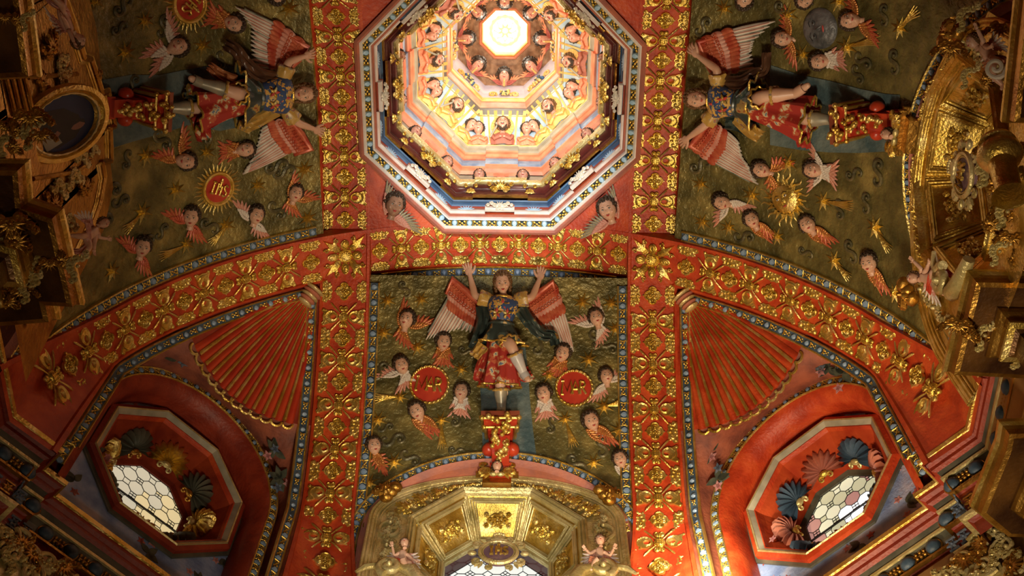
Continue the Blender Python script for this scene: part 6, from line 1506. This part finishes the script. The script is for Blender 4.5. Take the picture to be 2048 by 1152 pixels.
oc_ = loc_on(MW_, 133, 238, .12); OM = T3(oc_.x-.03, oc_.y-.17, .16) @ RX(24) @ SC(.76, 1.2, 1)
m = MB(); P = []
for r_, z in ((.275, .0), (.265, .035), (.235, .040), (.225, .020), (.205, .030), (.195, .006)): P.append([(r_*.97*math.cos(t), r_*1.0*math.sin(t), z) for t in [2*PI*k/48 for k in range(48)]])
m.add(flip(grid(np.array(P), cv=True))); m.build('oval_gilded_frame', ['gold'], root, OM)
m = MB(); m.add(ring(.205, .008, 48, ry=.205, m=5, z=.03, wob=.3)); m.build('beaded_rim', ['goldp'], root, OM)
# painting: friar in a dark habit writing, flat paint on an oval canvas
pr = empty('oval_painting', MW_ @ OM, 'dark blue oval painting of a friar holding a sheet of paper', 'painting')
m = MB(); m.add(prism(circ(.198, 40), -.004, .004)); m.build('canvas', ['paint'], pr, Matrix())
def flat(o, z=.005): return ([(x, y, z) for x, y in o], [list(range(len(o)))])
m = MB(); m.add(flat([(-.13, -.13), (.10, -.15), (.16, -.05), (.13, .06), (.06, .12), (-.02, .10), (-.10, .02)])); m.build('painted_habit', ['habit'], pr, Matrix(), smooth=False)
m = MB(); m.add(flat(circ(.034, 16, .045, .085, ry=.046), .006)); m.build('painted_face', ['face_p'], pr, Matrix(), smooth=False)
m = MB(); m.add(flat([(.012, .10), (.012, .05), (.035, .03), (.06, .04), (.04, .06), (.03, .10), (.055, .135), (.02, .125)], .0065)); m.build('painted_beard', ['habit'], pr, Matrix(), smooth=False)
m = MB(); m.add(flat([(.06, -.135), (.155, -.115), (.13, -.02), (.045, -.05)], .0065)); m.build('painted_paper', ['paper'], pr, Matrix(), smooth=False)
m = MB(); m.add(flat([(.035, -.04), (.075, -.075), (.095, -.055), (.06, -.02)], .0075)); m.build('painted_hand', ['face_p'], pr, Matrix(), smooth=False)
for px, py, rot, sc_, me in ((128, 158, 120, .9, ORN_L), (166, 312, 60, .9, ORN_L), (100, 90, 100, 1.0, ORN_D), (150, 355, 80, 1.0, ORN_L), (200, 150, 80, .5, ORN_D), (140, 445, 70, .9, ORN_L), (86, 160, 30, .8, ORN_D), (192, 300, 80, .6, ORN_L), (172, 372, 70, .9, ORN_D), (120, 375, 60, .9, ORN_L), (108, 405, 60, .9, ORN_D), (205, 235, 90, .5, ORN_L), (125, 125, 110, .8, ORN_L)):
    p = loc_on(MW_, px, py, .12); obj('gilded_leaf_ornament', me, root, T3(p.x, p.y, .105) @ RZ(rot) @ SC(sc_))
for px0, py0, px1, py1 in ((60, 155, 158, 148), (150, 345, 70, 358), (186, 322, 150, 348), (40, 150, 60, 235), (52, 150, 72, 235), (15, 150, 35, 232), (28, 150, 46, 232)):
    a, b = loc_on(MW_, px0, py0, .12), loc_on(MW_, px1, py1, .12); m = MB(); m.add(tube([(a.x, a.y, .11), (b.x, b.y, .11)], .013, 7)); m.build('gilded_fillet', ['goldd'], root, Matrix())
putto(at(MW_, 118, 28, .22, -100), 'pale child angel leaning out at the top left corner', RECL, .21, 'fpink', 'pink', 0, 0, (-10, 10))
putto(at(MW_, 168, 470, .18, -10), 'pale child angel reclining above the dark gilt cornice at the left', RECL, .20, 'fpink', 'pink', 1, 0, (-10, 10))
# ---------------------------------------------------------------- projecting cornices of the side retables
def cornice(px_pts, z, label, col='goldb', orn=(), fl=False, drop=1.0):
    """stack of moulded steps hanging under a plan outline given by photo positions at height z"""
    P = [hit_plane(x, y, (0, 0, z), (0, 0, 1)) for x, y in px_pts]; P = [(p.x, p.y) for p in P]
    c = (sum(p[0] for p in P)/len(P), sum(p[1] for p in P)/len(P)); root = empty('retable_cornice', T3(c[0], c[1], z), label, 'cornice'); q = [(p[0]-c[0], p[1]-c[1]) for p in P]; s = 1 if fl else -1
    prof = [('crown_moulding', 'gold', [(-.30, .02), (.0, .02), (.004, -.012), (-.008, -.03)]), ('gilded_fascia', 'goldd', [(-.008, -.03), (-.018, -.045), (-.022, -.085), (-.045, -.09)]), ('dark_soffit', col, [(-.045, -.09), (-.14, -.095), (-.142, -.11)]),
            ('bed_moulding', 'goldd', [(-.142, -.11), (-.150, -.13), (-.17, -.15), (-.175, -.18)]), ('lower_fillet', 'gold', [(-.175, -.18), (-.168, -.19), (-.170, -.205), (-.20, -.21)]), ('frieze_board', col, [(-.20, -.21), (-.22, -.22), (-.22, -.55*drop)])]
    for nme, mt, pr_ in prof:
        m = MB(); vf = msweep(q, [(s*o, zz) for o, zz in pr_]); m.add(flip(vf) if not fl else vf); m.build(nme, [mt], root, Matrix(), smooth=False)
    return root, P
cornice([(-60, 318), (58, 320), (64, 398), (125, 418), (168, 607), (114, 604), (121, 636), (-60, 650)], 5.15, 'dark stepped gilt cornice projecting at the left edge, beside the shell corner', fl=False)
cornice([(-60, -60), (56, -60), (82, 152), (-60, 160)], 5.15, 'dark gilt pediment corner at the top left edge', fl=False)
cornice([(2120, 545), (1934, 541), (1886, 740), (2120, 752)], 5.15, 'dark stepped gilt cornice projecting at the right edge, beside the arch', fl=True)
cornice([(2120, -60), (2036, -60), (2003, 242), (2120, 245)], 5.15, 'dark gilt pediment corner at the top right edge', fl=True)
cornice([(2120, 838), (1998, 842), (1992, 880), (1940, 1010), (2000, 1060), (2120, 1062)], 4.95, 'dark gilt cornice at the right edge below the entablature', fl=True)
# carved gilt foliage along the cornices
def foliage(pts, z, label, s=1.0, seed=0, mt='goldd'):
    root = None; r = random.Random(seed)
    for i, (px, py) in enumerate(pts):
        P = hit_plane(px, py, (0, 0, z), (0, 0, 1)); n = (CAM-P).normalized()
        if root is None: root = empty('leaf_carving', T3(*P), label, 'carving'); P0 = P
        me = (ORN_D, ORN_CL, ORN_L)[i % 3]; obj('gilded_leaf_cluster', me, root, T3(*(-P0)) @ frame(P, n, Vector((math.sin(i*2.1), math.cos(i*2.1), 0))) @ SC(s*r.uniform(.7, 1.1)))
foliage([(20, 560), (48, 548), (75, 532), (100, 530), (128, 522), (150, 530)], 5.05, 'band of carved gilt foliage across the left cornice', .75, 1)
foliage([(22, 455), (36, 480), (10, 490)], 5.0, 'round gilt scroll carving on the left cornice above its foliage band', .9, 2)
foliage([(45, 588), (20, 600), (55, 570)], 5.0, 'gilt scroll carving on the left cornice below its foliage band', .8, 3)
foliage([(10, 255), (35, 262), (60, 262), (82, 275), (30, 295), (8, 290), (60, 240)], 5.2, 'cluster of carved gilt leaves in front of the oval painting', .8, 4)
foliage([(10, 38), (34, 40), (52, 38)], 5.0, 'gilt carved knobs on the top left pediment', .4, 5)
foliage([(1915, 655), (1940, 665), (1965, 668), (1990, 680), (2015, 690), (2036, 700)], 5.05, 'band of carved gilt foliage across the right cornice', .75, 6)
foliage([(1985, 300), (2005, 330), (1975, 330), (2030, 300), (1990, 370), (2010, 420), (2035, 440), (1985, 450), (2040, 350)], 5.2, 'mass of dark carved gilding in front of the right window', .85, 7)
foliage([(2020, 480), (2040, 520), (1995, 500), (2045, 600), (2035, 640)], 5.1, 'dark carved gilding above the right cornice', .8, 8)
foliage([(2000, 60), (1975, 160), (1935, 150), (1900, 100), (1955, 60), (1930, 30)], 5.6, 'carved gilt leaves at the top of the right arch', .7, 9)
# bright scroll at the upper right edge, gilt ring and face before the right window
Ps = hit_plane(1992, 135, (0, 0, 5.3), (0, 0, 1)); root = empty('silvery_scroll', frame(Ps, (CAM-Ps).normalized(), Vector((0, -1, 0))), 'silvery white scroll catching light near the upper right edge', 'scroll'); m = MB()
m.add(tube(spiral(0, 0, .008, .048, PI, 1.4, 22, 0)+[(.06, .05, 0), (.09, .12, .01), (.10, .20, .02)], [.010]*20+[.014]*5, 7)); m.build('scroll', ['white_scroll'], root, Matrix())
Ps = hit_plane(2005, 330, (0, 0, 5.0), (0, 0, 1)); root = empty('gilded_column_capital', frame(Ps, Vector((.2, -.9, -.4)), Vector((0, 0, 1))), 'turned gilt column ring in front of the right window', 'column'); m = MB()
m.add(lathe([(.001, .16), (.075, .16), (.085, .135), (.07, .12), (.095, .09), (.10, .06), (.085, .03), (.06, .01), (.055, -.16), (.08, -.2)], 24, RX(-90))); m.build('turned_ring', ['gold'], root, Matrix())
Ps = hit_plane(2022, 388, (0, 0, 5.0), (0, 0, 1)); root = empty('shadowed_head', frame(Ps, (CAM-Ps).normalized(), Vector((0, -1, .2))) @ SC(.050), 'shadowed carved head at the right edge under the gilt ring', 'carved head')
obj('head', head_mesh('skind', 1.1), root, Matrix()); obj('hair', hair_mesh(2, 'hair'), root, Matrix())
# gilded carved panels under the entablatures at the two lower corners
for sd, nm, pts in ((-1, 'left', [(12, 1072), (40, 1085), (20, 1110), (60, 1112), (95, 1128), (130, 1140), (60, 1150)]), (1, 'right', [(1990, 1060), (1960, 1090), (2010, 1100), (1930, 1125), (1975, 1135), (2030, 1135), (1900, 1148)])):
    c = W3(2.87, 0, 4.6, sd); zin = W3(-1, 0, 0, sd); root = empty('gilded_wall_panel', frame(c, zin, Vector((0, 0, 1))), 'pale gilt carved wall panel in the lower %s corner, under the entablature' % nm, 'panel')
    m = MB(); m.add(box((0, 0, -.01), (1.7, .78, .03))); m.build('panel_board', ['goldp'], root, Matrix(), smooth=False); Mi = frame(c, zin, Vector((0, 0, 1))).inverted()
    for i, (px, py) in enumerate(pts):
        P = Mi @ hit_plane(px, py, c+zin*.02, zin); obj('gilded_leaf_cluster', (ORN_L, ORN_D)[i % 2], root, T3(P.x, P.y, .012) @ RZ(i*50) @ SC(.9)); m = MB(); m.add(tube(spiral(P.x, P.y+.02, .01, .075, i, 1.2, 18, .02), .014, 7)); m.build('gilded_scroll', ['goldp'], root, Matrix())
